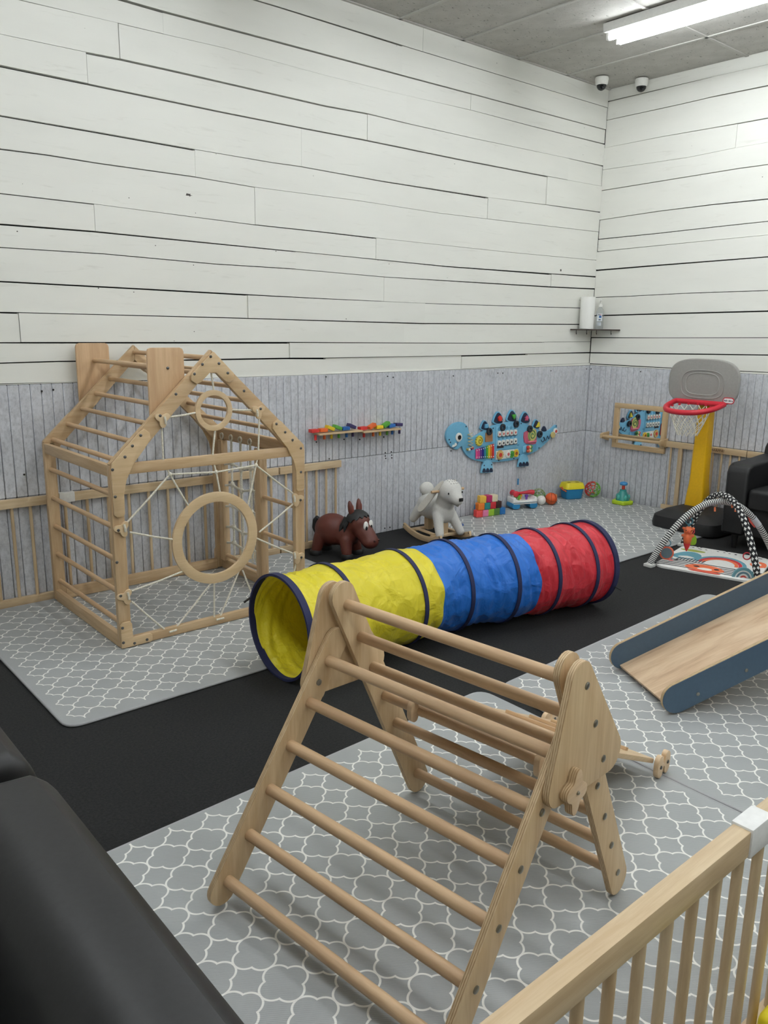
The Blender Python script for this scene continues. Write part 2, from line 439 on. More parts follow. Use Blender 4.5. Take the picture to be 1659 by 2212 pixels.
# --- ceiling
n = NT('ceiling_tile'); o = n.obj()
a = n.noise(n.mapping(o, (34, 70, 34)), 1.0, 3, .6, .6); pit = n.ramp(a, [(0.30, rgb(120,118,112)), (0.37, (1,1,1,1))])
n.base(n.mix(.8, n.ramp(n.noise(o, 7, 2), [(0.3, rgb(176,174,168)), (0.7, rgb(190,188,182))]), pit, 'MULTIPLY')); n.rough(.95); n.bump(a, .5, .004); TILE = n.m
mb = MB(); mb.box((XW/2, YW/2, H+.09), (-XW+.4, -YW+.4, .1)); ceil = tag(mb.build('ceiling', plain(60,60,58,.9)), 'suspended ceiling of grey-white speckled tiles', None, None, 'structure')
tl = MB(); tl.box((0, 0, 0), (.606, 1.214, .016)); tile = None
barx = [-.607-.6135*k for k in range(-1, 14)]; bary = [-1.235-1.2195*k for k in range(-1, 5)]
for i, bx in enumerate(barx):
    for by in bary:
        x0, x1 = max(bx-.6135, XW), min(bx, 0); y0, y1 = max(by-1.2195, YW), min(by, 0)
        if x1-x0 < .05 or y1-y0 < .05: continue
        c = ((x0+x1)/2, (y0+y1)/2, H+.009); sc_ = ((x1-x0)/.6135, (y1-y0)/1.2195, 1)
        if tile is None: tile = tl.build('ceiling_tile', TILE, ceil); tile.location = c; tile.scale = sc_
        else: inst(tile, ceil, c, None, sc_)
BAR = plain(190, 189, 183, .95)
for bx in barx:
    if XW < bx < 0: MB().box((bx, YW/2, H-.002), (.024, -YW, .008)).build('grid_bar', BAR, ceil)
for by in bary:
    if YW < by < 0: MB().box((XW/2, by, H-.0025), (-XW, .024, .007)).build('grid_bar', BAR, ceil)
# --- fluorescent strip lights
n = NT('fluorescent_tube'); em = n.n('ShaderNodeEmission'); em.inputs[0].default_value = TUBE_COLOR; em.inputs[1].default_value = TUBE_POWER
n.l(em.outputs[0], n.t.nodes['Material Output'].inputs[0]); GLOW = n.m
BODY = plain(228, 228, 224, .4)
def strip_light(x, y0, y1, label):
    t = thing('ceiling_light', label, 'ceiling light', (x, (y0+y1)/2, H-.006)); L = y1-y0
    mb = MB(); mb.prism([(-.11, 0), (-.10, -.055), (.10, -.055), (.11, 0)], -L/2, L/2, lambda u, v, w: (u, w, v)); mb.build('housing', BODY, t, bevel=.004)
    for sx in (-.062, .062):
        MB().tube([(sx, -L/2+.03, -.085), (sx, L/2-.03, -.085)], .0165, 10).build('tube', GLOW, t)
        for sy in (-1, 1):
            MB().box((sx, sy*(L/2-.018), -.075), (.03, .022, .05)).build('socket', BODY, t, bevel=.003)
strip_light(-1.27, -3.34, -.90, 'bright fluorescent strip light hanging nearest the corner cameras')
for (x, y1), lb in zip([(-3.72, -.9), (-6.17, -.9), (-1.27, -4.4), (-3.72, -4.4), (-6.17, -4.4)], ['fluorescent strip light above the striped tunnel', 'fluorescent strip light above the two left armchairs', 'fluorescent strip light behind the armchair by the basketball hoop', 'fluorescent strip light beyond the front gate', 'fluorescent strip light above the viewer']):
    strip_light(x, y1-2.44, y1, lb)
# ================================================================ foam mats
HX, HY = 1.035, .775
n = NT('trellis_print_mat'); o = n.obj(); sp = n.n('ShaderNodeSeparateXYZ'); n.l(o, sp.inputs[0])
def fold(c, pitch): return n.math('ABSOLUTE', n.math('SUBTRACT', n.math('FRACT', n.math('ADD', n.math('DIVIDE', c, pitch), 100.5)), .5))
fx, fy = fold(sp.outputs[0], .1268), fold(sp.outputs[1], .1228)
u, v = n.math('MAXIMUM', fx, fy), n.math('MINIMUM', fx, fy)
A_, R_ = .235, .265
du = n.math('SUBTRACT', u, A_)
d = n.math('ABSOLUTE', n.math('SUBTRACT', n.math('SQRT', n.math('ADD', n.math('MULTIPLY', du, du), n.math('MULTIPLY', v, v))), R_))
mr = n.n('ShaderNodeMapRange'); n.l(d, mr.inputs[0]); mr.inputs[1].default_value = .0185; mr.inputs[2].default_value = .0265; mr.inputs[3].default_value = 1; mr.inputs[4].default_value = 0
ins = n.math('MULTIPLY', n.math('LESS_THAN', n.math('ABSOLUTE', sp.outputs[0]), HX-.032), n.math('LESS_THAN', n.math('ABSOLUTE', sp.outputs[1]), HY-.032))
fac = n.math('MULTIPLY', mr.outputs[0], ins)
rib = n.math('SINE', n.math('MULTIPLY', n.math('ADD', sp.outputs[0], sp.outputs[1]), 2*PI/.0075))
gz = n.noise(o, 4, 2)
n.base(n.mix(fac, n.ramp(gz, [(0.3, rgb(154,157,157)), (0.7, rgb(162,165,165))]), rgb(240,240,234))); n.rough(.5); n.bump(rib, .25, .0012); MAT = n.m
PIPE = plain(162, 163, 165, .55)
def foam_mat(corners, label):      # TL TR BR BL in world
    cs = [Vector((x, y, 0)) for x, y in corners]; c = sum(cs[:4], Vector())/4
    t = thing('foam_mat', label, 'play mat', (c.x, c.y, 0), 0, 'grey trellis foam mats')
    poly = []
    M_ = len(cs)
    for i in range(M_):
        p, a, b = cs[i]-c, cs[i-1]-c, cs[(i+1) % M_]-c; r = .07
        da = (a-p).normalized(); db = (b-p).normalized(); P0, P1 = p+da*r, p+db*r
        for k in range(7):
            s = k/6; q = P0*(1-s)**2+p*2*s*(1-s)+P1*s*s; poly.append((q.x, q.y))
    MB().prism(poly, .001, .0115, xy()).build('mat_surface', MAT, t)
    MB().tube([(x, y, .007) for x, y in poly], .0062, 8, True).build('edge_binding', PIPE, t)
    return t
foam_mat([(-5.52,-.06),(-3.45,-.06),(-3.45,-1.62),(-5.52,-1.62)], 'grey foam mat with white trellis print under the wooden climbing house')
foam_mat([(-2.07,-.05),(-.055,-.05),(-.055,-1.63),(-2.07,-1.63)], 'grey foam mat with white trellis print in the corner below the busy board')
foam_mat([(-6.10,-2.475),(-4.012,-2.405),(-4.036,-3.972),(-6.10,-3.978)], 'grey foam mat with white trellis print under the climbing triangle')
foam_mat([(-3.915,-2.43),(-1.97,-2.355),(-1.97,-3.95),(-4.015,-3.97),(-4.012,-3.2)], 'grey foam mat with white trellis print under the toddler slide')
MZ = .0135
# ================================================================ wooden gates
GATE = {a: wood(a, (212,186,144), (192,160,116)) for a in 'xyz'}
def gate(label, p0, p1, slats, h=.61, dowel=.009, joints=(), flat=(), group=None, rail=.05, thick=.03, bottom=True, end_caps=()):
    a, b = Vector((p0[0], p0[1], 0)), Vector((p1[0], p1[1], 0)); d = b-a; L = d.length; ang = math.atan2(d.y, d.x)
    t = thing('wooden_gate', label, 'gate', a, ang, group)
    cuts = [0]+sorted(joints)+[L]
    for s0, s1 in zip(cuts, cuts[1:]):
        MB().box(((s0+s1)/2, 0, h-rail/2), (s1-s0-.002, thick, rail)).build('top_rail', GATE['x'], t, bevel=.003)
        if bottom: MB().box(((s0+s1)/2, 0, rail/2+.0), (s1-s0-.002, thick, rail-.002)).build('bottom_rail', GATE['x'], t, bevel=.003)
    s = None
    for x in slats:
        if s is None:
            s = MB().tube([(0, 0, rail-.004), (0, 0, h-rail+.004)], dowel, 10).build('spindle', GATE['z'], t); s.location = (x, 0, 0)
        else: inst(s, t, (x, 0, 0))
    for x in flat:
        MB().box((x, 0, h/2), (.036, .02, h-2*rail+.006)).build('stile', GATE['z'], t, bevel=.002)
    for j in end_caps:
        MB().box((j, 0, h-rail/2+.001), (.085, thick+.008, rail+.008)).build('joint_sleeve', plain(236,236,234,.35), t, bevel=.004)
    return t
yg = -.03
# behind the climbing house: from left to right along the plank wall
sl = [.05+.098*k for k in range(13)]
gate('pale wooden safety gate on the wall left of the climbing house', (-6.35, yg), (-4.98, yg), [.06+.0975*k for k in range(14)])
gate('pale wooden safety gate running behind the climbing house', (-4.97, yg), (-3.50, yg), [.04+.125*k for k in range(12)], end_caps=(.05,))
gate('short pale wooden safety gate between the climbing house and the brown horse', (-3.49, yg), (-2.965, yg), [.055+.0855*k for k in range(6)])
# right wall
g1 = gate('narrow pale wooden gate with a wide stile between mirror and basketball hoop', (-.03, -.885), (-.03, -1.18), [.045, .25], flat=(.135,), joints=())
mb = MB(); mb.box((.29, -.0, .585), (.02, .045, .05)); mb.build('hinge', WHITE, g1, bevel=.003)
g2 = gate('pale wooden gate with engraved lettering behind the basketball hoop', (-.03, -1.20), (-.03, -1.60), [.04+.075*k for k in range(5)])
MB().box((.155, -.0152, .585), (.10, .001, .038)).build('name_plate', wood('x', (190,158,112), (176,140,96)), g2)
text_obj('lettering', 'HARPPA!', .03, plain(92,66,40,.7), g2, Matrix.Translation((.155, -.0162, .584)) @ Matrix.Rotation(PI/2, 4, 'X'), .0004, .0003)
gate('pale wooden gate behind the black armchair by the hoop', (-.032, -1.605), (-.032, -2.6), [.05+.09*k for k in range(11)])
# front gate
fg = gate('pale wooden gate with a white joint sleeve in front of the climbing triangle', (-6.2, -4.005), (-4.45, -4.005), [.05+.0855*k for k in range(20)], h=.625, dowel=.0105, rail=.055, thick=.036, end_caps=(1.20,), joints=(1.20,))
# yellow soft block beside it
mb = MB(); mb.box((0, 0, .075), (.24, .24, .15)); yb = tag(mb.build('foam_block', plain(226,208,30,.6), bevel=.02, seg=3), 'yellow soft foam block standing against the front gate', 'foam block'); yb.location = (-4.81, -4.155, 0)

# ================================================================ climbing house
hx0, hx1, hy0, hy1 = -5.045, -3.958, -1.0, -.075
HM = (hx0+hx1)/2
house = thing('climbing_house', 'wooden climbing frame shaped like a house with rope web and chimney', 'climbing frame', (HM, -.54, 0))
def hb(mb, name, mat, bevel=.004, parent=None, label=None): 
    return mb.build(name, mat, parent or house, bevel=bevel, world=True, label=label)
ZE, ZA = .912, 1.43; T = .03; PW = .06
def frame(yc, front):
    for sx in (hx0+PW/2, hx1-PW/2):
        hb(MB().box((sx, yc, ZE/2), (PW, T, ZE-.01)), 'post', WZ)
    for s in (-1, 1):
        ex = hx0 if s < 0 else hx1
        e = Vector((ex-s*.0, yc, ZE)); a = Vector((HM, yc, ZA)); dr = (a-e).normalized(); nrm = Vector((-dr.z*(-s)*-1, 0, 0))
        inn = Vector((-s*abs(dr.z), 0, -abs(dr.x)))   # inward normal in plane
        poly = [(e.x, e.z), (a.x, a.z), (a.x, a.z-.085), (e.x+inn.x*.082, e.z+inn.z*.082-.0)]
        hb(MB().prism([(p[0], p[1]) for p in poly], yc-T/2, yc+T/2, xz()), 'rafter', WX)
frame(hy0+T/2, True); frame(hy1-T/2, False)
yf = hy0-.001
# plates on the front and back faces
PLY = wood('x', (214,182,136), (198,162,114), .45)
def plates(y0, y1):
    fn = xz()
    ap = hull([(HM, ZA-.03, .028)]); k = (ZA-ZE)/(HM-hx0)
    d = Vector((1, k)).normalized(); nn = Vector((d.y, -d.x))
    def at(s, t, side): # s along rafter from apex, t inward
        q = Vector((HM, ZA))-d*s+nn*t; return (q.x if side < 0 else 2*HM-q.x, q.y)
    apex = [at(.0, .012, -1)]+[at(.165, .004, -1), at(.185, .025, -1), at(.178, .055, -1), at(.155, .066, -1), at(.09, .068, -1)]
    apex += [p for p in [(2*HM-q[0], q[1]) for q in apex[1:][::-1]]]
    hb(MB().prism(apex, y0, y1, fn), 'apex_plate', PLY, .003)
    for side in (-1, 1):
        pts = [at(.78-.18, .004, side), at(.62, .0, side), at(.735, .0, side)]
        ex = hx0 if side < 0 else hx1; sg = 1 if side < 0 else -1
        el = [(ex+sg*.004, ZE-.03), (ex+sg*.006, ZE-.24), (ex+sg*.02, ZE-.252), (ex+sg*.05, ZE-.252), (ex+sg*.058, ZE-.24), (ex+sg*.06, ZE-.14), (ex+sg*.075, ZE-.08), (ex+sg*.115, ZE-.005), (ex+sg*.175, ZE+.065), (ex+sg*.205, ZE+.105), (ex+sg*.20, ZE+.135), (ex+sg*.175, ZE+.155), (ex+sg*.15, ZE+.14), (ex+sg*.01, ZE+.005)]
        hb(MB().prism(el, y0, y1, fn), 'corner_plate', PLY, .003)
        lp = [(ex+sg*.002, .003), (ex+sg*.15, .003), (ex+sg*.16, .012), (ex+sg*.16, .04), (ex+sg*.15, .048), (ex+sg*.062, .048), (ex+sg*.06, .12), (ex+sg*.05, .135), (ex+sg*.015, .135), (ex+sg*.002, .12)]
        hb(MB().prism(lp, y0, y1, fn), 'foot_plate', PLY, .003)
    return at
at = plates(yf-.012, yf)
plates(hy1+.001, hy1+.013)
bolt = MB(); bolt.lathe([(.0072, 0), (.0072, .002), (.005, .0034)], 12, R=Matrix.Rotation(PI/2, 3, 'X'))
bolt0 = bolt.build('bolt', BOLTD, house)
HL = house.location
def hbolt(x, z, y=yf-.012): return inst(bolt0, house, Vector((x, y, z))-HL)
bl = [(455,770),(437,787),(473,785),(420,808),(492,806),(380,852),(527,845),(304,942),(286,965),(270,989),(243,1017),(249,1076),(597,917),(616,935),(632,952),(650,970),(650,1022),(265,1362),(267,1394),(291,1395),(318,1387),(255,1220),(333,900),(620,900)]
for i, p in enumerate(bl):
    w = ony(p[0], p[1], yf-.012)
    if i == 0: bolt0.location = w-HL
    elif p not in ((333,900),(620,900)): hbolt(w.x, w.z, yf-.012 if p != (255,1220) else yf)
# horizontal members
hb(MB().box((HM, hy0+T/2, ZE-.03), (hx1-hx0-2*PW+.02, .03, .052)), 'front_crossbar', WX)
hb(MB().box((HM, hy0+T/2, .0225), (hx1-hx0-2*PW, T, .045)), 'bottom_rail', WX)
hb(MB().box((HM, hy1-T/2, .0325), (hx1-hx0-2*PW, T, .065)), 'bottom_rail', WX)
ymid = (hy0+hy1)/2; DL = hy1-hy0-2*T
for sx in (hx0+.016, hx1-.016):
    hb(MB().box((sx, ymid, ZE-.035), (.028, DL, .055)), 'eave_beam', WY)
    hb(MB().box((sx, ymid, .0325), (.028, DL, .065)), 'base_beam', WY)
rung = MB(); rung.tube([(0, -DL/2-.006, 0), (0, DL/2+.006, 0)], .0125, 12); rg = rung.build('rung', RY, house)
first = True
def put_rung(x, z):
    global first
    p = Vector((x, ymid, z))-HL
    if first: rg.location = p; first = False
    else: inst(rg, house, p)
for z in (.758, .596, .434, .272, .115): put_rung(hx0+.03, z)
k = (ZA-ZE)/(HM-hx0)
for s in (-1, 1):
    for tt in (.10, .255, .41, .565, .72, .87):
        x = (hx0 if s < 0 else hx1)+(-s)*tt*(HM-hx0); z = ZE+tt*(ZA-ZE)-.042
        put_rung(x, z)
put_rung(HM, ZA-.04)
# chimney
ch = MB()
chx0, chx1 = -4.818, -4.632
for yc in (hy0+T+.008, hy1+.022):
    bx = [(chx0, 1.05), (chx1, 1.235), (chx1, 1.42), (chx1-.006, 1.435), (chx1-.02, 1.441), (chx0+.02, 1.441), (chx0+.006, 1.435), (chx0, 1.42)]
    hb(MB().prism(bx, yc-.0065, yc+.0065, xz()), 'chimney_panel', wood('z', (208,168,122), (190,148,104), .45), .002)
    hbolt(chx0+.1, 1.345, yc-.0066)
q = MB().tube([(chx0+.1, hy0+T+.01, 1.345), (chx0+.1, hy1+.02, 1.345)], .0125, 12); hb(q, 'chimney_rung', RY, 0)
# middle post and rungs on the net side
ym = -.60
hb(MB().box((hx1-.03, ym, (ZE-.06)/2+.03), (.05, .06, ZE-.13)), 'side_post', WZ)
hb(MB().box((hx1-.028, hy1-T-.05, (ZE-.06)/2+.03), (.045, .05, ZE-.13)), 'side_post', WZ)
for z in (.56, .34):
    hb(MB().tube([(hx1-.03, hy0+T-.004, z), (hx1-.03, ym-.028, z)], .0125, 12), 'rung', RY, 0)
hb(MB().tube([(hx1-.03, ym+.028, .10), (hx1-.03, hy1-T-.07, .10)], .0125, 12), 'rung', RY, 0)
# rope web
n = NT('cotton_rope'); w_ = n.noise(n.mapping(n.obj(), (160, 160, 160)), 1.0, 2); n.base(n.ramp(w_, [(0.35, rgb(206,200,184)), (0.65, rgb(232,228,214))])); n.rough(.85); n.bump(w_, .6, .003); ROPE = n.m
yr = hy0+.006
def P(px, py, y=yr): return ony(px, py, y)
ropes = [[(455,795),(463,852)],[(358,903),(430,891)],[(498,886),(551,886)],[(349,916),(353,998),(367,1027)],[(465,926),(459,990),(467,1022),(477,1074)],
 [(560,905),(558,980),(553,1007)],[(367,1027),(467,1022),(553,1007)],[(367,1027),(275,1131)],[(367,1027),(412,1103)],[(553,1007),(534,1102)],
 [(553,1007),(636,1071)],[(635,1090),(560,1153)],[(551,1165),(637,1201)],[(280,1153),(383,1170)],[(285,1281),(403,1235)],[(284,1303),(355,1364)],
 [(461,1257),(378,1364)],[(463,1262),(463,1338)],[(520,1228),(476,1336)],[(524,1236),(557,1318)],[(640,1222),(618,1300)]]
ry = {0: yr}
for r in ropes:
    pts = []
    for (a, b) in r: pts.append(P(a, b))
    if len(pts) == 2: pts = [pts[0], (pts[0]+pts[1])/2+Vector((0, 0, -.003)), pts[1]]
    hb(MB().tube(pts, .0048, 8), 'rope', ROPE, 0)
for (a, b) in [(367,1027),(467,1022),(553,1007)]: hb(MB().ball(P(a, b), (.011, .010, .012), 10), 'rope_knot', ROPE, 0)
for (a, b, c, d_) in [(366,1371,382,1366),(468,1344,484,1340)]:
    hb(MB().tube([ony(a, b, hy0-.004), ony(c, d_, hy0-.004)], .0055, 8), 'rope_loop', ROPE, 0)
RINGM = wood('x', (216,186,142), (204,170,124), .45)
RX90 = Matrix.Rotation(PI/2, 3, 'X')
hb(MB().ring(.243, .192, .016, 56, (-4.507, hy0+.008, .472), RX90), 'large_ring', RINGM, .002)
hb(MB().ring(.102, .076, .016, 40, (-4.495, hy0+.008, 1.131), RX90), 'small_ring', RINGM, .002)
def clover(u, v, ph):
    out = []
    for k in range(48):
        a = 2*PI*k/48; r = .031+.0105*math.cos(3*(a-ph)); out.append((u+r*math.cos(a), v+r*math.sin(a)))
    return out
for (a, b, ph, bx, by, sx, sy) in [(351,907,150,346,899,357,909),(558,889,30,563,884,556,893),(264,1146,170,256,1149,270,1144),(271,1294,170,261,1292,278,1292),(642,1081,10,649,1083,636,1080),(644,1207,10,651,1208,637,1204)]:
    c = P(a, b, yf-.006)
    hb(MB().prism(clover(c.x, c.z, math.radians(ph)), yf-.012, yf, xz()), 'rope_cleat', RINGM, .002)
    w = P(bx, by, yf-.012); hbolt(w.x, w.z)
    w = P(sx, sy, yf-.014); hb(MB().tube([w+Vector((.002, 0, -.018)), w+Vector((0, -.003, 0)), w+Vector((-.002, 0, .018))], .0055, 8), 'rope_loop', ROPE, 0)
# climbing net on the far side
xn = hx1-.03; ny = [-.16, -.27, -.38, -.49]
for y in ny: hb(MB().tube([(xn, y, .86), (xn+.004, y+.01, .6), (xn-.003, y-.008, .35), (xn, y, .12)], .0075, 8), 'net_rope', ROPE, 0)
for i, z in enumerate((.70, .565, .43, .295, .19)):
    hb(MB().tube([(xn, -.13, z+.02)]+[(xn+.003*(-1)**j, y, z+(.012 if j % 2 else -.01)) for j, y in enumerate(ny)]+[(xn, -.545, z+.015)], .0075, 8), 'net_rope', ROPE, 0)
    for j, y in enumerate(ny): hb(MB().ball((xn, y, z+(.012 if j % 2 else -.01)), (.016, .017, .018), 8), 'net_knot', ROPE, 0)
    for y in (-.13, -.545): hb(MB().tube([(xn-.004, y, z+.02), (xn-.008, y+.008, z-.03), (xn-.006, y-.004, z-.075)], [.008, .007, .003], 6), 'rope_tail', ROPE, 0)
for y in ny: hb(MB().ring(.022, .012, .012, 12, (xn, y, .872), Matrix.Rotation(PI/2, 3, 'Y')), 'rope_loop', ROPE, 0)
house.location.z = MZ; house.scale = (1, 1, .99)
# ================================================================ climbing triangle
tri = thing('climbing_triangle', 'wooden climbing triangle with dowel rungs on the near mat', 'climbing frame', (-5.567, -2.872, MZ), .1159); tri.scale = (1, 1, .985)
W = .786; TH = .018
LEG = wood('z', (214,184,138), (196,160,112), .5)
lx = lambda y0: (lambda u, v, w: (u, y0+w, v))
fa, fb = Vector((.4065, .6027)), Vector((-.075, -.1061)); ba, bb = Vector((.4625, .7668)), Vector((.0549, -.1148))
fdir, bdir = fb.normalized(), bb.normalized()
def leg_poly(p_top, p_bot, rt, rb, cut=True):
    h = hull([(p_top.x, p_top.y, rt), (p_bot.x, p_bot.y, rb)])
    return [(x, max(y, .0)) for x, y in h]
fbot = fa+fb*5+fdir*.028; bbot = ba+bb*6+bdir*.035
for y0 in (-TH, -W):
    ply_sides(MB().prism(leg_poly(fa-fdir*.06, fbot, .042, .042), 0, TH, lx(y0)).build('front_leg', LEG, tri, bevel=.003))
    ply_sides(MB().prism(leg_poly(ba-bdir*.03, bbot, .046, .046), 0, TH, lx(y0+(-.0185 if y0 > -.1 else .0185))).build('back_leg', LEG, tri, bevel=.003))
    g = hull([(.440, .787, .046), (.615, .535, .05), (.372, .545, .046)])
    ply_sides(MB().prism(g, 0, TH, lx(y0+(TH+.0005 if y0 > -.1 else -TH-.0005))).build('gusset_plate', LEG, tri, bevel=.003))
rr = .0165
fr = MB().tube([(0, -W+TH-.004, 0), (0, -TH+.004, 0)], rr, 16).build('rung', RY, tri)
for k in range(6):
    p = fa+fb*k
    if k == 0: fr.location = (p.x, 0, p.y)
    else: inst(fr, tri, (p.x, 0, p.y))
br = MB().tube([(0, -W+2*TH-.004, 0), (0, -2*TH+.004, 0)], rr, 16).build('rung', RY, tri)
for k in range(7):
    p = ba+bb*k
    if k == 0: br.location = (p.x, 0, p.y)
    else: inst(br, tri, (p.x, 0, p.y))
bt = MB().lathe([(.0095, 0), (.0095, .0025), (.006, .0045)], 12, R=Matrix.Rotation(PI/2, 3, 'X')).build('bolt', BOLT, tri)
first = True
for k in range(7):
    p = ba+bb*k
    for y in ((-W-TH if k < 3 else -W),):
        if first: bt.location = (p.x, y-.0, p.y); first = False
        else: inst(bt, tri, (p.x, y+(.0 if k < 3 else .018), p.y))
for k in range(1, 6):
    p = fa+fb*k; inst(bt, tri, (p.x, -W, p.y))
p = fa-fdir*.0+Vector((-.04, -.055)); inst(bt, tri, (p.x, -TH, p.y), (0, 0, 0))
def knob(y0, y1):
    out = []
    for k in range(60):
        a = 2*PI*k/60; r = .037+.009*math.cos(4*a+.5); out.append((.415+r*math.cos(a)*1.0, .525+r*math.sin(a)*1.25))
    ply_sides(MB().prism(out, y0, y1, lx(0)).build('star_knob', wood('x', (220,188,146), (204,168,124), .45), tri, bevel=.003))
knob(-W-TH-.022, -W-TH-.001); knob(TH+.001, TH+.022)
inst(bt, tri, (.415, -W-TH-.022, .525), None, (.5, 1, .5))
# ================================================================ climbing ramp hooked on the triangle
ramp = thing('climbing_ramp', 'narrow wooden ramp board hooked on the back rung of the climbing triangle', 'ramp', tri.location, .1159)
r4 = ba+bb*3; A0 = Vector((r4.x+.015, 0, r4.y+.028)); A1 = Vector((1.475, 0, .047))
dr = (A1-A0).normalized(); nr = Vector((-dr.z, 0, dr.x)); ramp_y = (-.125, -.585); yc = sum(ramp_y)/2; wd_ = ramp_y[0]-ramp_y[1]
Rm = Matrix((dr, Vector((0, 1, 0)), dr.cross(Vector((0, 1, 0))))).transposed()
if Rm.determinant() < 0: Rm = Matrix((dr, Vector((0, 1, 0)), -dr.cross(Vector((0, 1, 0))))).transposed()
mid = (A0+A1)/2; L = (A1-A0).length
MB().box((mid.x, yc, mid.z), (L, wd_-.05, .018), Rm).build('board', BX, ramp, bevel=.003)
MB().box((A0.x-.022, yc-.035, A0.z+.012), (.022, wd_-.03, .03), Rm).build('end_bar', ply_edge(), ramp, bevel=.002)
for k in range(5):
    p = A0+dr*(.12+.17*k)+nr*.015; MB().box((p.x, yc, p.z), (.022, wd_-.16, .012), Rm).build('cleat', RY, ramp, bevel=.002)
def bone(c, name, y):
    out = []
    for k in range(48):
        a = 2*PI*k/48; r = .036+.012*math.cos(2*a)-.004*math.cos(4*a); out.append((c.x+r*math.cos(a)*1.05, c.z+r*math.sin(a)*1.2))
    return MB().prism(out, y-.009, y+.009, lx(0)).build(name, wood('x', (220,188,146), (204,168,124), .45), ramp, bevel=.003)
def hook_foot(c, y, s=1.0):
    sq = []
    for (du, r) in ((-.024*s, .026*s), (.024*s, .026*s)):
        pass
    poly = []
    top = [(-.05, .0), (-.047, .028), (-.03, .042), (-.012, .036), (-.006, .012), (0, .006), (.006, .012), (.012, .036), (.03, .042), (.047, .028), (.05, 0)]
    poly = [(c.x+u*s, c.z+v*s) for u, v in top]+[(c.x+u*s, c.z-v*s) for u, v in top[::-1][1:-1]]
    return MB().prism(smooth_poly(poly, 3), y-.009, y+.009, lx(0)).build('hook_foot', wood('x', (220,188,146), (204,168,124), .45), ramp, bevel=.002)
for y in ramp_y:
    hook_foot(Vector((A1.x+.012, 0, .042)), y); hook_foot(Vector((A0.x-.018, 0, A0.z-.03)), y-.03-(.02 if y > -.3 else 0), .8)
    for du in (-.028, .028): MB().lathe([(.007, 0), (.007, .002), (.004, .004)], 10, (A1.x+.012+du, y-.009, .042), Matrix.Rotation(PI/2, 3, 'X')).build('bolt', BOLTD, ramp)
# ================================================================ toddler slide
sd = Vector((.877, -.48, 0)).normalized(); ang = math.atan2(sd.y, sd.x)
slide = thing('toddler_slide', 'toddler slide with dark blue side panels and wooden bed', 'slide', (-3.579, -3.062, MZ), ang)
BLUE = plain(70, 92, 112, .5); sl_ = .415; dz = Vector((1, sl_)).normalized()
SL = 1.75
def side_poly(t):
    h = hull([(.02, .07, .066), (.02+SL*dz.x, .07+SL*dz.y, .066)], 28); return h
for nm, y0 in (('near', 0.0), ('far', .447)):
    lo, hi = y0, y0+.018
    core = side_poly(0)
    MB().prism(core, lo+.0015, hi-.0015, lx(0)).build('side_panel_core', ply_edge(), slide)
    for a, b in ((lo-.0005, lo+.0016), (hi-.0016, hi+.0005)):
        h = hull([(.02, .07, .0645), (.02+SL*dz.x, .07+SL*dz.y, .0645)], 28)
        MB().prism(h, a, b, lx(0)).build('side_panel', BLUE, slide)
n = NT('laminate_bed'); o = n.obj(); g = n.noise(n.mapping(o, (2.2, 17, 5)), 1.0, 5, .6, .35); bed = n.m
n.base(n.ramp(g, [(0.30, rgb(176,142,112)), (0.45, rgb(204,174,142)), (0.6, rgb(220,194,162))])); n.rough(.4)
b0 = Vector((.0, .0, .022)); e0 = Vector((.03+SL*dz.x, 0, .022+.03+SL*dz.y))
MB().beam((.005, .2325, .02), (.005+SL*dz.x, .2325, .02+SL*dz.y), .428, .014).build('slide_bed', bed, slide, bevel=.002)
for u in (.10, .33, .62, .95, 1.3):
    p = Vector((.02, .045))+Vector((dz.x, dz.y))*u
    MB().lathe([(.008, 0), (.008, .002), (.005, .004)], 12, (p.x, -.0006, p.y), Matrix.Rotation(PI/2, 3, 'X')).build('bolt', BOLT, slide)
tx = .02+SL*dz.x
for y0 in (.03, .405): MB().beam((tx-.05, y0+.01, .012), (tx-.12, y0+.01, .09+(SL-.2)*dz.y), .025, .05, (1, 0, 0)).build('support_leg', WZ, slide, bevel=.003)

# ================================================================ pop-up play tunnel
tun = thing('play_tunnel', 'pop-up crawl tunnel in yellow, blue and red nylon', 'tunnel', (-3.66, -1.84, 0))
cx = [(-4.605,-1.735),(-4.34,-1.735),(-3.935,-1.745),(-3.61,-1.765),(-3.32,-1.835),(-3.06,-1.885),(-2.80,-1.935),(-2.66,-1.955)]
RAD = .239
path = smooth_poly([(x, y) for x, y in cx], 24, False)
def nyl(name, c):
    n = NT(name); o = n.obj(); w1 = n.n('ShaderNodeTexVoronoi', feature='F1'); 
    d1 = n.noise(o, 9, 3, .6, .8); ad = n.n('ShaderNodeVectorMath', operation='ADD'); n.l(o, ad.inputs[0])
    sc2 = n.n('ShaderNodeVectorMath', operation='SCALE'); cc = n.n('ShaderNodeTexNoise'); n.l(o, cc.inputs['Vector']); cc.inputs['Scale'].default_value = 11; n.l(cc.outputs['Color'], sc2.inputs[0]); sc2.inputs['Scale'].default_value = .07
    n.l(sc2.outputs[0], ad.inputs[1]); n.l(ad.outputs[0], w1.inputs['Vector']); w1.inputs['Scale'].default_value = 11
    hgt = n.math('ADD', n.math('MULTIPLY', w1.outputs[0], .8), d1)
    n.base(c); n.rough(.42); n.bump(hgt, .9, .02); n.b.inputs['Sheen Weight'].default_value = .1
    tr = n.n('ShaderNodeBsdfTranslucent'); tr.inputs[0].default_value = c; ms = n.n('ShaderNodeMixShader'); ms.inputs[0].default_value = .22
    out = n.t.nodes['Material Output']; n.l(n.b.outputs[0], ms.inputs[1]); n.l(tr.outputs[0], ms.inputs[2]); n.l(ms.outputs[0], out.inputs[0])
    return n.m
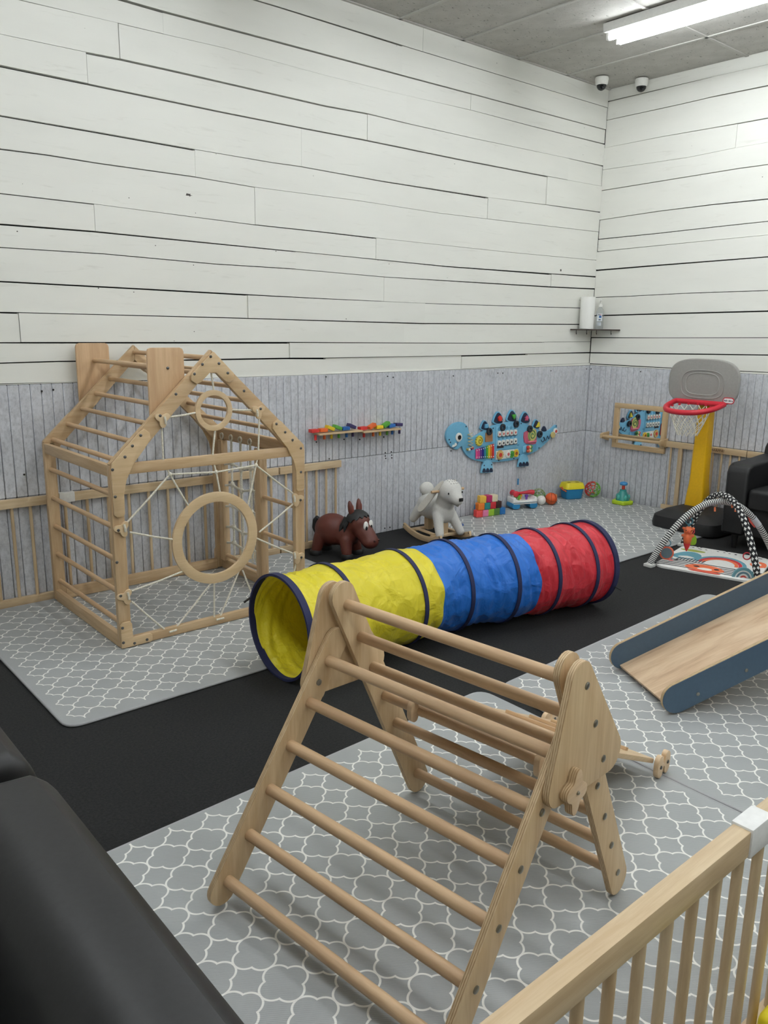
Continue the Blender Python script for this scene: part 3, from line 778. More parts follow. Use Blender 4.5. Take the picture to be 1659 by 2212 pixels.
YEL, BLU, RED = nyl('yellow_nylon', rgb(240,226,52)), nyl('blue_nylon', rgb(32,118,218)), nyl('red_nylon', rgb(218,50,64))
N = len(path); NS = 72
def tpos(i):
    a = Vector(path[max(i-1, 0)]); b = Vector(path[min(i+1, N-1)]); t = (b-a).normalized(); return Vector(path[i]), t, Vector((t.y, -t.x))
grid = []
seedn = [(rnd.uniform(0, 6.28), rnd.uniform(0, 6.28), rnd.randint(2, 9), rnd.uniform(4, 26), rnd.uniform(.3, 1)) for _ in range(26)]
for i in range(N):
    p, t, s = tpos(i); row = []
    f = (i % 24)/24.0; sag = math.sin(PI*f) if i < N-1 else 0
    for k in range(NS):
        a = 2*PI*k/NS; w = sum(am*math.sin(fr_*i/24*1.6+ph+kk*a+ph2) for ph, ph2, kk, fr_, am in seedn)/26
        r = RAD-.017*sag+w*.045*(sag**.6 if sag > 0 else 0)
        z = RAD+.003+r*math.sin(a); row.append((p.x+s.x*r*math.cos(a), p.y+s.y*r*math.cos(a), max(z, .003)))
    grid.append(row)
bounds = [(0, round(2.36*24), YEL, 'yellow_section'), (round(2.36*24), round(4.55*24), BLU, 'blue_section'), (round(4.55*24), N-1, RED, 'red_section')]
for i0, i1, mt, nm in bounds:
    mb = MB(); vs = [v for r in grid[i0:i1+1] for v in r]
    vs2 = []
    for r_i in range(i0, i1+1):
        p, t, s = tpos(r_i)
        for v in grid[r_i]:
            c = Vector((p.x, p.y, RAD)); q = Vector(v); vs2.append(q+(c-q).normalized()*.0025)
    R_n = i1-i0+1; fs = []
    M0 = R_n*NS
    for i in range(R_n-1):
        for k in range(NS):
            a, b, c_, d_ = i*NS+k, i*NS+(k+1) % NS, (i+1)*NS+(k+1) % NS, (i+1)*NS+k
            fs += [(a, b, c_, d_), (M0+a, M0+d_, M0+c_, M0+b)]
    for i in (0, R_n-1):
        for k in range(NS): fs.append((i*NS+k, i*NS+(k+1) % NS, M0+i*NS+(k+1) % NS, M0+i*NS+k))
    mb.add(vs+vs2, fs); mb.build(nm, mt, tun, world=True, sharp=80)
NAV = plain(28, 34, 74, .75)
for j in range(8):
    i = min(j*24, N-1); p, t, s = tpos(i); wb = .016 if j in (0, 7) else .011
    vs = []; fs = []
    for o_, rr_ in ((-wb, .0015), (wb, .0015), (wb, .0065), (-wb, .0065)) if j not in (0, 7) else ((-wb, -.006), (wb, -.006), (wb, .0055), (-wb, .0055)):
        for k in range(NS):
            a = 2*PI*k/NS; r = RAD+rr_-.001; z = RAD+.003+r*math.sin(a)
            vs.append((p.x+t.x*o_+s.x*r*math.cos(a), p.y+t.y*o_+s.y*r*math.cos(a), max(z, .002)))
    for q in range(4):
        for k in range(NS): fs.append((q*NS+k, q*NS+(k+1) % NS, ((q+1) % 4)*NS+(k+1) % NS, ((q+1) % 4)*NS+k))
    MB().add(vs, fs).build('end_binding' if j in (0, 7) else 'hoop_band', NAV, tun, world=True)
def strap(i, side, zc, dx):
    p, t, s = tpos(i); c = Vector((p.x, p.y, zc))+Vector((s.x, s.y, 0))*side
    MB().beam(c, c+Vector((t.x*dx, t.y*dx, -.028))+Vector((s.x, s.y, 0))*(.01 if side > 0 else -.01), .014, .004).build('tie_strap', BLACK, tun, world=True)
strap(0, -.225, .33, -.045); strap(N-1, .222, .155, .05)
# near-end seam stitched inside
# ================================================================ black club chairs
n = NT('black_leather'); o = n.obj(); a = n.noise(o, 90, 4, .6); n.base(n.ramp(a, [(0.3, rgb(13,13,14)), (0.7, rgb(21,21,23))])); n.rough(.5); n.bump(a, .12, .001); LEATHER = n.m
LEGM = plain(16, 15, 15, .5)
def club_chair(label, loc, rz, bh=.75, group='black armchairs'):
    t = thing('armchair', label, 'armchair', loc, rz, group); D, Wd = .75, .80
    MB().box((-.02, 0, .21), (D-.08, Wd-.06, .2)).build('base', LEATHER, t, bevel=.015, seg=2)
    for s in (-1, 1):
        q = [(-D/2+.05, .11), (D/2-.01, .11), (D/2, .13), (D/2, .56), (D/2-.02, .605), (D/2-.07, .628), (.1, .632), (-D/2+.05, .66)]
        ar = MB().prism(q, s*(Wd/2)-(.16 if s > 0 else 0), s*(Wd/2)+(.16 if s < 0 else 0), lambda u, v, w: (u, w, v)).build('arm', LEATHER, t, bevel=.035, seg=4)
        MB().tube([(D/2+.001, s*(Wd/2-.018), .15), (D/2+.001, s*(Wd/2-.018), .55), (D/2-.04, s*(Wd/2-.025), .618), (.1, s*(Wd/2-.03), .629)], .003, 6).build('piping', BLACK, ar)
    q = [(-D/2, .11), (-D/2+.16, .11), (-D/2+.24, .44), (-D/2+.20, bh-.05), (-D/2+.17, bh-.015), (-D/2+.12, bh), (-D/2+.05, bh-.005), (-D/2+.015, bh-.03), (-D/2, bh-.08)]
    MB().prism(q, -Wd/2+.0, Wd/2-.0, lambda u, v, w: (u, w, v)).build('backrest', LEATHER, t, bevel=.045, seg=5)
    MB().box((.085, 0, .385), (.56, Wd-.33, .15)).build('seat_cushion', LEATHER, t, bevel=.035, seg=4)
    for sx in (-.28, .3):
        for sy in (-.32, .32): MB().lathe([(.018, 0), (.024, .112)], 12, (sx, sy, 0)).build('leg', LEGM, t)
    return t
club_chair('black leather armchair with its back to the right wall beside the basketball hoop', (-.475, -2.245, 0), PI)
club_chair('black leather armchair with its backrest beside the climbing triangle', (-6.41, -3.565, 0), PI, .76)
club_chair('black leather armchair on the carpet facing the side wall, beyond its twin', (-6.41, -2.67, 0), PI, .74)

# ================================================================ basketball hoop
hoop = thing('basketball_hoop', 'toddler basketball hoop with grey backboard, red rim and yellow post', 'basketball hoop', (-.42, -1.455, MZ), math.radians(178))
def base_ring(w, d, r, z): return [(x, y, z) for x, y in rrect(d, w, r, 5)]
mb = MB(); rings = [base_ring(.56, .58, .10, 0), base_ring(.57, .59, .10, .03), base_ring(.55, .57, .10, .09), base_ring(.42, .44, .08, .135), base_ring(.30, .32, .06, .145)]
vs = [v for r in rings for v in r]; k = len(rings[0]); fs = [tuple(range(k))[::-1], tuple(range(k*4, k*5))]
for i in range(4): fs += [(i*k+j, i*k+(j+1) % k, (i+1)*k+(j+1) % k, (i+1)*k+j) for j in range(k)]
mb.add(vs, fs); mb.build('base', plain(26, 26, 27, .55), hoop)
mb = MB(); px_ = -.10; py_ = .09 - .20
px_, py_ = -.105, .095
secs = [(.13, .10, .13), (.165, .125, .18), (.15, .115, .24), (.125, .10, .34), (.105, .09, .7), (.095, .08, 1.14)]
secs = [(.165, .13, .12), (.155, .125, .20), (.135, .11, .30), (.125, .10, .36), (.11, .09, .75), (.095, .08, 1.14)]
poly = rrect(1, 1, .14, 3); vs = []; k = len(poly)
for w, d_, z in secs: vs += [(px_+x*d_, -py_+y*w, z) for x, y in poly]
fs = [tuple(range(k))[::-1], tuple(range(k*(len(secs)-1), k*len(secs)))]
for i in range(len(secs)-1): fs += [(i*k+j, i*k+(j+1) % k, (i+1)*k+(j+1) % k, (i+1)*k+j) for j in range(k)]
mb.add(vs, fs); mb.build('post', plain(222, 172, 12, .4), hoop)
GREYP = plain(146, 144, 140, .45)
bx_, by_ = -.02, -py_-.01      # board plane, centre
def board(w0, w1, zc0, s=1.0, dy=0):
    out = []
    for k in range(64):
        a = 2*PI*k/64; c, s_ = math.cos(a), math.sin(a)
        e = .62
        x = .30*s*math.copysign(abs(c)**e, c); y = (.175 if s_ > 0 else .185)*s*math.copysign(abs(s_)**(.72 if s_ > 0 else .45), s_)
        if s_ < 0: x *= 1-.06*abs(s_)
        out.append((x, y))
    return out
fn = lambda u, v, w: (bx_+w, by_+u, 1.15+v)
bd = MB().prism(board(0, 0, 0), -.03, .0, fn).build('backboard', GREYP, hoop, bevel=.012, seg=3)
def loop3(s, cy, r, mat, nm, cut=.0):
    pts = [(bx_+.001, by_+x*s, 1.15+cy+y*s) for x, y in board(0, 0, 0)]
    return MB().tube(pts, r, 8, True).build(nm, mat, bd)
loop3(.60, -.02, .0045, GREYP, 'moulded_ridge'); loop3(.47, -.018, .004, plain(158,156,152,.45), 'moulded_ridge')
# rim
RIM = plain(196, 34, 52, .4); zr = .985
outer = [(0, .205), (.08, .205), (.17, .185), (.25, .12), (.28, .0), (.25, -.12), (.17, -.185), (.08, -.205), (0, -.205)]
rp = smooth_poly([(bx_+.012+x, by_+y, zr-.22*x) for x, y in outer], 5, False)
mb = MB(); mb.tube(rp, .021, 10); mb.tube([(bx_+.014, by_-.205, zr), (bx_+.014, by_+.205, zr)], .021, 10); rim = mb.build('rim', RIM, hoop)
inner = [(bx_+.04+(x-0)*.84, by_+y*.86, zr-.012) for x, y in outer]
inr = smooth_poly(inner+[(bx_+.03, by_, zr-.012)], 4, True)
# net: diamond mesh of cord
NETM = plain(224, 220, 204, .8); NN = 14; levels = 6
cxn, cyn = bx_+.145, by_
def np_(k, lv):
    a = 2*PI*(k+(.5 if lv % 2 else 0))/NN; tt = lv/levels; rx = (.115*(1-tt)+.07*tt); ry_ = (.172*(1-tt)+.075*tt)
    return (cxn+rx*math.cos(a), cyn+ry_*math.sin(a), zr-.22*(.145+rx*math.cos(a))*(1-tt)-.03*tt-.005-.215*tt**.95)
mb = MB()
for lv in range(levels):
    for k in range(NN):
        for dk in (0, (1 if lv % 2 else -1)): mb.tube([np_(k, lv), np_(k+dk, lv+1)], .0031, 5)
nt = mb.build('net', NETM, hoop)
MB_ = [MB().box(np_(k, 0), (.014, .014, .014)).build('net_hook', RIM, rim) for k in range(NN)]
# logo
fl = Matrix.Translation((bx_+.0035, by_+.235, 1.15-.135)) 
def lg(w, h, r, d0, d1, mat, nm): return MB().prism(rrect(w, h, r, 6), d0, d1, lambda u, v, w_: (bx_+w_, by_+.232+u, 1.016+v)).build(nm, mat, bd)
lg(.094, .05, .0245, 0, .003, plain(190, 28, 48, .4), 'badge_border'); lg(.08, .036, .0175, .002, .0042, plain(238,238,238,.4), 'badge')
text_obj('badge_lettering', 'little tikes', .0185, plain(30, 34, 80, .5), bd, Matrix.Translation((bx_+.0045, by_+.232, 1.0155)) @ Matrix(((0,0,1,0),(1,0,0,0),(0,1,0,0),(0,0,0,1))), .0003, .0005)

# ================================================================ mirror on the right wall
mir = thing('wall_mirror', 'wood framed toddler mirror with a pull-up bar on the felt wall', 'mirror', (-.012, -.60, .69))
n = NT('mirror_glass'); n.base((.92,.94,.95,1)); n.b.inputs['Metallic'].default_value = 1; n.rough(.02); GLASS = n.m
FRM = wood('y', (208,176,128), (186,150,102), .45)
MX = -.028
def mw(y, z, x=MX): return Vector((x, y, z))
ya, yb_, za, zb = -.335, -.868, .492, .900; fw = .045
for (c, d_) in (((MX, (ya+yb_)/2, zb-fw/2), (.03, abs(ya-yb_), fw)), ((MX, (ya+yb_)/2, za+fw/2), (.03, abs(ya-yb_), fw))): MB().box(c, d_).build('frame_rail', FRM, mir, bevel=.006, world=True)
for y in (ya-fw/2, yb_+fw/2): MB().box((MX, y, (za+zb)/2), (.03, fw, zb-za-2*fw+.002)).build('frame_stile', wood('z', (208,176,128), (186,150,102), .45), mir, bevel=.005, world=True)
MB().box((MX+.006, (ya+yb_)/2, (za+zb)/2), (.006, abs(ya-yb_)-2*fw+.01, zb-za-2*fw+.01)).build('mirror_glass', GLASS, mir, world=True)
MB().tube([(-.115, ya+.07, .592), (-.115, yb_-.012, .598)], .0135, 12).build('pull_up_bar', FRM, mir, world=True)
for y in (ya+.062, yb_-.006):
    MB().prism([(-.014, .545), (-.03, .55), (-.13, .575), (-.133, .612), (-.11, .622), (-.03, .625), (-.014, .63)], y-.011, y+.011, lambda u, v, w: (u, w, v)).build('bar_bracket', FRM, mir, bevel=.003, world=True)

# ================================================================ corner shelf and what stands on it
sh = thing('corner_shelf', 'dark brown corner shelf with black hooks under it', 'shelf', (-.1, -.1, 1.54))
poly = [(-.006, -.006), (-.335, -.006), (-.335, -.03), (-.03, -.31), (-.006, -.31)]
MB().prism(poly, 1.541, 1.553, xy()).build('shelf_board', wood('x', (74,58,48), (52,40,34), .5), sh, bevel=.002, world=True)
for (a, b) in [(1242,719),(1266,719),(1289,719),(1323,719)]:
    d_ = ray(a, b); 
    # hooks sit under the front edge
    p = Vector((-.335, -.03)); q = Vector((-.03, -.31)); best = None
    for k in range(200):
        s_ = k/199; w = p*(1-s_)+q*s_; dx, dy = w.x-CAM.x, w.y-CAM.y; e = abs(dx*d_.y-dy*d_.x)
        if best is None or e < best[0]: best = (e, w)
    w = best[1]*.93
    MB().tube([(w.x, w.y, 1.541), (w.x, w.y, 1.515), (w.x-.008, w.y-.008, 1.507), (w.x-.012, w.y-.012, 1.517)], .0032, 6).build('hook', BLACK, sh, world=True)
n = NT('paper_towel'); o = n.obj(); vv = n.n('ShaderNodeTexVoronoi'); n.l(o, vv.inputs['Vector']); vv.inputs['Scale'].default_value = 130
n.base(rgb(238,238,234)); n.rough(.9); n.bump(vv.outputs[0], .5, .002); PAPER = n.m
pt = thing('paper_towel_roll', 'white paper towel roll standing on the corner shelf', 'paper towel', (-.20, -.082, 1.554))
MB().lathe([(.0635, 0), (.0645, .004), (.0645, .276), (.0635, .28), (.02, .28)], 32).build('roll', PAPER, pt)
MB().ring(.0205, .0185, .282, 20, (0, 0, .141)).build('core_tube', plain(172,140,104,.8), pt)
bt_ = thing('sanitizer_bottle', 'clear plastic pump bottle with a small blue label on the corner shelf', 'bottle', (-.118, -.16, 1.554))
n = NT('clear_plastic'); n.base((.9,.93,.95,1)); n.rough(.08); n.b.inputs['Transmission Weight'].default_value = .92; n.b.inputs['IOR'].default_value = 1.12; CLEAR = n.m
MB().lathe([(.031, 0), (.034, .006), (.034, .14), (.032, .158), (.024, .176), (.0145, .186), (.0145, .2)], 24).build('bottle_body', CLEAR, bt_)
mb = MB(); mb.lathe([(.018, .194), (.018, .218), (.009, .218), (.006, .24), (.006, .25)], 16); mb.build('pump_collar', WHITE, bt_)
MB().beam((.012, .012, .256), (-.032, -.02, .252), .022, .016).build('pump_nozzle', WHITE, bt_, bevel=.003)
fd = Vector((-.85, -.53, 0)).normalized(); ta = math.atan2(fd.y, fd.x)
def wrap(z0, z1, a0, a1, mat, nm, r=.0347):
    vs = []; fs = []; K = 8
    for rr_ in (r, r+.0006):
        for z in (z0, z1):
            for k in range(K+1):
                a = ta+a0+(a1-a0)*k/K; vs.append((rr_*math.cos(a), rr_*math.sin(a), z))
    q = K+1
    for k in range(K): fs += [(k, k+1, q+k+1, q+k), (2*q+k, 3*q+k, 3*q+k+1, 2*q+k+1)]
    MB().add(vs, fs).build(nm, mat, bt_)
wrap(.07, .135, -.7, .7, plain(214,220,224,.4), 'label'); wrap(.098, .118, -.12, .45, plain(40,96,160,.4), 'label_mark', .0354); wrap(.122, .128, -.4, .1, plain(40,50,80,.4), 'label_mark', .0354); wrap(.122, .128, .15, .4, plain(200,60,60,.4), 'label_mark', .0354); wrap(.078, .086, -.2, .35, plain(50,60,90,.4), 'label_mark', .0354); wrap(.03, .06, -.5, .5, plain(170,176,182,.4), 'label_small_print', .0347)

# ================================================================ dome cameras
def dome(label, loc, s=1.0, tilt=0):
    t = thing('security_camera', label, 'security camera', loc)
    MB().lathe([(.052, 0), (.055, -.012), (.05, -.05), (.043, -.06)], 28).build('housing', WHITE, t)
    n = plain(26, 28, 30, .08)
    MB().lathe([(.041, -.058), (.038, -.076), (.026, -.092), (.01, -.1), (.001, -.101)], 24).build('dome_glass', n, t)
    MB().lathe([(.013, -.0), (.013, .012)], 14, (-.02, -.02, -.086), Matrix.Rotation(.8, 3, 'Y')).build('lens', plain(60,60,66,.2,.5), t)
dome('white dome security camera on the ceiling tile, out from the corner', (-.36, -.185, H-.006)); dome('white dome security camera close to the right plank wall', (-.085, -.385, H-.006))
# ================================================================ wall trays of tumbling blocks
def tray(label, px0, px1, blocks):
    yb = -.05
    a = ony(px0[0], px0[1], yb); b = ony(px1[0], px1[1], yb)
    t = thing('block_tray', label, 'wall toy', ((a.x+b.x)/2, -.012, a.z), 0, 'wall trays of rainbow blocks')
    L = b.x-a.x
    MB().box((0, -.042, 0), (L, .08, .012)).build('tray', BX, t, bevel=.002)
    for (f, col, tilt, up) in blocks:
        x = -L/2+f*L
        R = Matrix.Rotation(-tilt, 3, 'Y')
        bk = MB().box((x, -.042, .024+up), (.062, .042, .024), R).build('block', plain(*col, .5), t, bevel=.003)
        MB().lathe([(.009, -.04), (.0095, -.036), (.009, -.005)], 12, (x+.012, -.045, 0)).build('peg', plain(*col, .5), t)
    for f in (.08, .72):
        MB().lathe([(.006, 0), (.006, .003)], 10, (-L/2+f*L, .004, -.062), Matrix.Rotation(PI/2, 3, 'X')).build('screw', BLACK, t)
Rd, Or, Ye, Gr, Bl, Pu = (206,52,48), (224,104,44), (226,196,40), (88,160,58), (36,98,168), (58,50,96)
tray('left wall tray of rainbow blocks, its purple block tilted', (683,938), (776,933), [(-.06, Rd, 0, .002), (.14, Or, -.03, .002), (.30, Ye, -.38, .012), (.47, Gr, -.38, .012), (.65, Bl, 0, 0), (.80, Pu, -.4, .012)])
tray('right wall tray of rainbow blocks, its orange and green blocks tilted up', (778,933), (859,925), [(.05, Rd, .03, .002), (.29, Or, .42, .012), (.47, Ye, 0, 0), (.66, Gr, .45, .014), (.80, Bl, .1, .002), (1.0, Pu, -.06, .006)])

# ================================================================ dinosaur busy board
dino = thing('busy_board', 'blue dinosaur-shaped busy board mounted on the felt wall', 'busy board', (-1.17, -.012, .6))
DB = plain(112, 176, 208, .45); DB2 = plain(126, 188, 218, .45); DN = plain(34, 46, 72, .5)
SC = 270/1659.0
def D(x, y, yy=-.03): w = ony(950+x*SC, 870+y*SC, yy); return (w.x, w.z)
def DP(pts, sm=0):
    q = [D(*p) for p in pts]; return smooth_poly(q, sm) if sm else q
def dp(poly, a, b, nm, mat, parent=None, bevel=0): return MB().prism(poly, -.012-a, -.012-b, xz()).build(nm, mat, parent or dino, bevel=bevel, world=True)
body = [(290,575),(232,620),(170,602),(110,535),(85,460),(95,380),(140,312),(200,270),(270,254),(330,275),(368,318),(385,380),(405,440),(440,455),(520,412),(620,352),(720,298),(860,262),(970,250),(1080,265),(1200,302),(1290,350),(1360,382),(1420,378),(1480,346),(1530,300),(1552,296),(1556,325),(1535,390),(1470,472),(1380,562),(1280,640),(1160,700),(1040,742),(900,772),(720,788),(560,782),(430,750),(352,690),(312,625)]
bo = dp(DP(body, 3), 0, .02, 'body', DB, bevel=.003)
for lp in ([(540,932),(545,890),(558,830),(582,778),(622,760),(668,770),(690,805),(694,922)], [(1024,852),(1040,780),(1062,705),(1100,684),(1146,692),(1166,735),(1170,838)]):
    lg_ = dp(DP(lp), .012, .028, 'leg', DB2, bevel=.003)
    x0, y0, x1, y1 = lp[0][0], lp[0][1], lp[-1][0], lp[-1][1]
    for k in range(3):
        cx_ = x0+(x1-x0)*(.23+.3*k); cy_ = y0+(y1-y0)*(.23+.3*k)
        dp(DP([(cx_-19, cy_-8), (cx_-18, cy_-38), (cx_-8, cy_-58), (cx_+8, cy_-60), (cx_+18, cy_-42), (cx_+20, cy_-10)], 2), .028, .031, 'toe', DN, lg_)
spk = [(600,302,50,62,(108,176,214)),(780,203,62,78,(208,52,44)),(962,177,62,76,(74,168,64)),(1135,200,58,76,(214,96,128)),(1284,286,42,58,(216,200,62)),(1395,346,26,34,None)]
for i, (cx_, cy_, rw, rh, col) in enumerate(spk):
    def tear(s): return DP([(cx_-rw*s, cy_+rh*s*.75), (cx_-rw*s*.95, cy_+rh*s*.2), (cx_-rw*s*.45, cy_-rh*s*.7), (cx_, cy_-rh*s), (cx_+rw*s*.5, cy_-rh*s*.65), (cx_+rw*s, cy_+rh*s*.25), (cx_+rw*s*.95, cy_+rh*s*.8), (cx_, cy_+rh*s*1.02)], 3)
    if i < 5: sp_ = dp(tear(1.12), 0, .016, 'back_plate', DB, bevel=.002); dp(tear(.9), .016, .02, 'plate_inlay', DN, sp_)
    else: sp_ = dp(tear(1), 0, .016, 'back_plate', DN, bevel=.002)
    if col:
        u, v = D(cx_+8, cy_+6)
        shp = {0: star(u, v, .024, .0225, 2, PI/4), 1: star(u, v, .026, .022, 5, .3), 2: [(u-.026, v+.018), (u+.026, v+.018), (u+.004, v-.026)], 3: star(u, v, .026, .015, 5, .2), 4: [(u-.022, v-.02), (u+.024, v-.018), (u+.012, v+.026)]}[i]
        dp(shp, .02, .036, 'shape_peg', plain(*col, .45), sp_, .002)
        # hanging ring
        u2, v2 = D(cx_+42, cy_+88+ (0 if i in (1,2) else 20))
for (cx_, cy_) in [(640,380),(818,325),(997,282),(1178,345),(1310,416)]:
    u, v = D(cx_, cy_); MB().ring(.031, .013, .02, 22, (u, -.012-.034, v), RX90).build('hanging_ring', plain(40,46,54,.6), dino, bevel=.006, world=True)
    MB().tube([(u, -.05, v+.02), (u-.004, -.042, v+.065)], .0018, 5).build('string', plain(214,210,200,.8), dino, world=True)
u, v = D(247, 457); ey = dp(disc(u, v, .037), .02, .026, 'eye', WHITE, None, .001); u, v = D(252, 459); dp(disc(u, v, .019), .026, .029, 'pupil', BLACK, ey)
MB().tube([(p[0], -.033, p[1]) for p in smooth_poly(DP([(158,598),(190,592),(222,565),(240,518)]), 4, False)], .0022, 6).build('smile', DN, dino, world=True)
for p in ([(160,588),(170,558),(188,560),(190,584)], [(190,582),(198,535),(215,535),(224,560)]): dp(DP(p, 2), .02, .022, 'tooth', WHITE)
for p in ((138,525),(122,490),(346,316),(705,338),(1077,275),(685,748),(780,765),(980,738),(1055,686),(1313,600),(578,830),(676,820),(1060,755),(1155,738),(1542,308)):
    u, v = D(*p); dp(disc(u, v, .006, 10), .02, .0225 if p[1] < 760 or p[0] in (780,) else .0305, 'screw_cap', DN)
# wire spiral with beads
pts = []
for k in range(60):
    tt = k/59; u, v = D(382+18*math.sin(0)+28*math.cos(tt*2*PI*4.5)+10*tt, 395+205*tt); pts.append((u, -.046-.012*math.sin(tt*2*PI*4.5), v))
MB().tube(pts, .0026, 6).build('wire_spiral', plain(206,190,140,.4), dino, world=True)
for (p, c) in (((350,616), (150,140,70)), ((373,620), (236,236,230)), ((400,608), (120,60,100)), ((418,600), (190,70,60))): u, v = D(*p); MB().ball((u, -.045, v), .012, 10).build('bead', plain(*c, .4), dino, world=True)
u, v = D(512, 503); gw = dp(star(u, v, .046, .037, 14), .022, .036, 'gear', plain(214,198,74,.45), None, .001)
sp_ = [(u+(.004+.0035*a)*math.cos(a), -.0495, v+(.004+.0035*a)*math.sin(a)) for a in [k*.35 for k in range(24)]]; MB().tube(sp_, .0022, 5).build('gear_spiral', plain(90,84,40,.5), gw, world=True)
dp(DP([(602,400),(690,388),(690,512),(598,520)]), .02, .028, 'cork_square', wood('x', (186,128,76), (160,104,58), .8))
XC = [(226,82,140),(196,70,140),(96,56,130),(40,44,130),(58,140,170),(76,160,62),(224,202,48),(226,120,44),(200,44,52)]
for k, c in enumerate(XC[:9]):
    xx = 475+27.2*k; top = 615-8.5*k; bot = 742-1.2*k
    br_ = dp(DP([(xx-11.5, top), (xx+11.5, top-3), (xx+11.5, bot-1), (xx-11.5, bot)]), .026, .034, 'xylophone_bar', plain(*c, .4), None, .001)
    for yy in (top+16, bot-22): u, v = D(xx, yy); MB().ball((u, -.048, v), .005, 8).build('pin', WHITE, br_, world=True)
# centre panel with letter tiles
cp = dp(DP([(740,318),(1020,282),(1020,590),(738,632)]), .02, .026, 'tile_panel', DB2, None, .001)
for (y0, y1, x0, x1) in ((412,388,775,985),(535,505,773,985)):
    for k in range(5):
        u, v = D(x0+(x1-x0)*k/4, y0+(y1-y0)*k/4)
        tl_ = dp(rrect(.038, .046, .012, 4, u, v), .026, .038, 'picture_tile', plain(226,224,216,.4), cp, .001)
        dp(star(u, v-.002, .013, .007, 5, k), .038, .0386, 'tile_print', plain(*((196,60,54) if y0 < 450 else (40,40,44)), .5), tl_)
        u2, v2 = D(x0+(x1-x0)*k/4+2, y0+(y1-y0)*k/4-66); dp(star(u2, v2, .018, .012, 4, PI/2), .026, .029, 'relief_shape', plain(92,156,190,.45), cp)
    u, v = D((x0+x1)/2, (y0+y1)/2+32); u0, v0 = D(x0-22, y0+36); u1, v1 = D(x1+22, y1+34)
    MB().tube([(u0, -.045, v0), (u1, -.045, v1)], .004, 6).build('tile_rod', plain(60,60,66,.4), cp, world=True)
dp(DP([(748,575),(836,568),(836,596),(748,606)]), .026, .028, 'print_strip', plain(50,50,56,.5), cp); dp(DP([(960,562),(1046,552),(1046,566),(960,576)]), .02, .023, 'slot', plain(70,128,164,.5))
dp(DP([(740,640),(1036,612),(1036,716),(742,756)]), .02, .023, 'garden_panel', plain(226,226,218,.45))
for (p, r1, c, c2) in (((788,690), .044, (206,170,104), (204,60,48)), ((893,680), .034, (232,232,226), (214,110,110)), ((945,682), .032, (74,152,62), (60,130,56)), ((1000,668), .036, (222,184,52), (150,84,40))):
    u, v = D(*p); q = dp(star(u, v, r1, r1*.82, 10), .023, .034, 'garden_gear', plain(*c, .45), None, .001); dp(disc(u, v, r1*.42), .034, .037, 'gear_hub', plain(*c2, .5), q)
# snail maze
mz = dp(DP([(1110,395),(1180,370),(1262,350),(1272,420),(1265,540),(1180,548),(1115,525)], 2), .02, .028, 'maze_plate', plain(196,96,122,.45), None, .001)
u, v = D(1212, 425); dp(disc(u, v, .058, 24), .028, .032, 'maze_disc', plain(204,200,120,.45), mz)
MB().tube([(u+(.008+.0042*a)*math.cos(a), -.047, v+(.008+.0042*a)*math.sin(a)) for a in [k*.4 for k in range(27)]], .0045, 6).build('maze_groove', plain(96,140,92,.5), mz, world=True)
u0, v0 = D(1150, 522); u1, v1 = D(1262, 508); MB().tube([(u0, -.046, v0), (u1, -.046, v1)], .007, 8).build('maze_track', plain(218,120,140,.4), mz, world=True)
dp(DP([(1085,578),(1140,560),(1140,650),(1085,660)]), .02, .034, 'roller_box', DB2, None, .002); dp(DP([(1185,570),(1275,548),(1275,628),(1185,650)]), .02, .024, 'side_panel', plain(100,160,196,.5))
for (yy, cs) in ((588, ((206,60,50), (224,200,150), (86,150,70))), (635, ((196,90,60), (224,200,150), (96,150,80)))):
    for k, c in enumerate(cs): u, v = D(1140+20*k, yy-4*k); MB().ball((u, -.056, v), .0165, 12).build('roller_bead', plain(*c, .4), dino, world=True)
sq = smooth_poly(DP([(1338,490),(1360,520),(1388,480),(1372,455)]+[(1395,505),(1420,440),(1440,478),(1460,430)][0:0]+[(1400,500),(1425,440),(1440,480),(1462,420)]), 4, False)
MB().tube([(a, -.035, b) for a, b in sq], .003, 6).build('squiggle_track', DN, dino, world=True)
u, v = D(1490, 425); q = dp(disc(u, v, .028), .02, .034, 'knob', plain(214,196,130,.45), None, .002)
u, v = D(1525, 376); q = dp(disc(u, v, .028), .02, .034, 'knob', WHITE, None, .002); dp(disc(u, v, .014), .034, .037, 'knob_print', plain(200,70,60,.5), q)
# drum beaters on cords
a = ony(1027, 1000, -.02); b = ony(1026.5, 1090, -.02); MB().tube([a, b], .0016, 5).build('cord', plain(214,210,200,.8), dino, world=True)
b2 = ony(1025, 1101, -.02); MB().tube([b, b2], .006, 8).build('beater', plain(70,140,190,.4), dino, world=True)
a = ony(1120, 1008, -.02); b = ony(1119.5, 1034, -.02); c_ = ony(1119, 1047, -.02); MB().tube([a, b], .0012, 5).build('cord', plain(160,162,166,.8), dino, world=True); MB().tube([b, c_], .0075, 8).build('beater', plain(70,140,190,.4), dino, world=True)

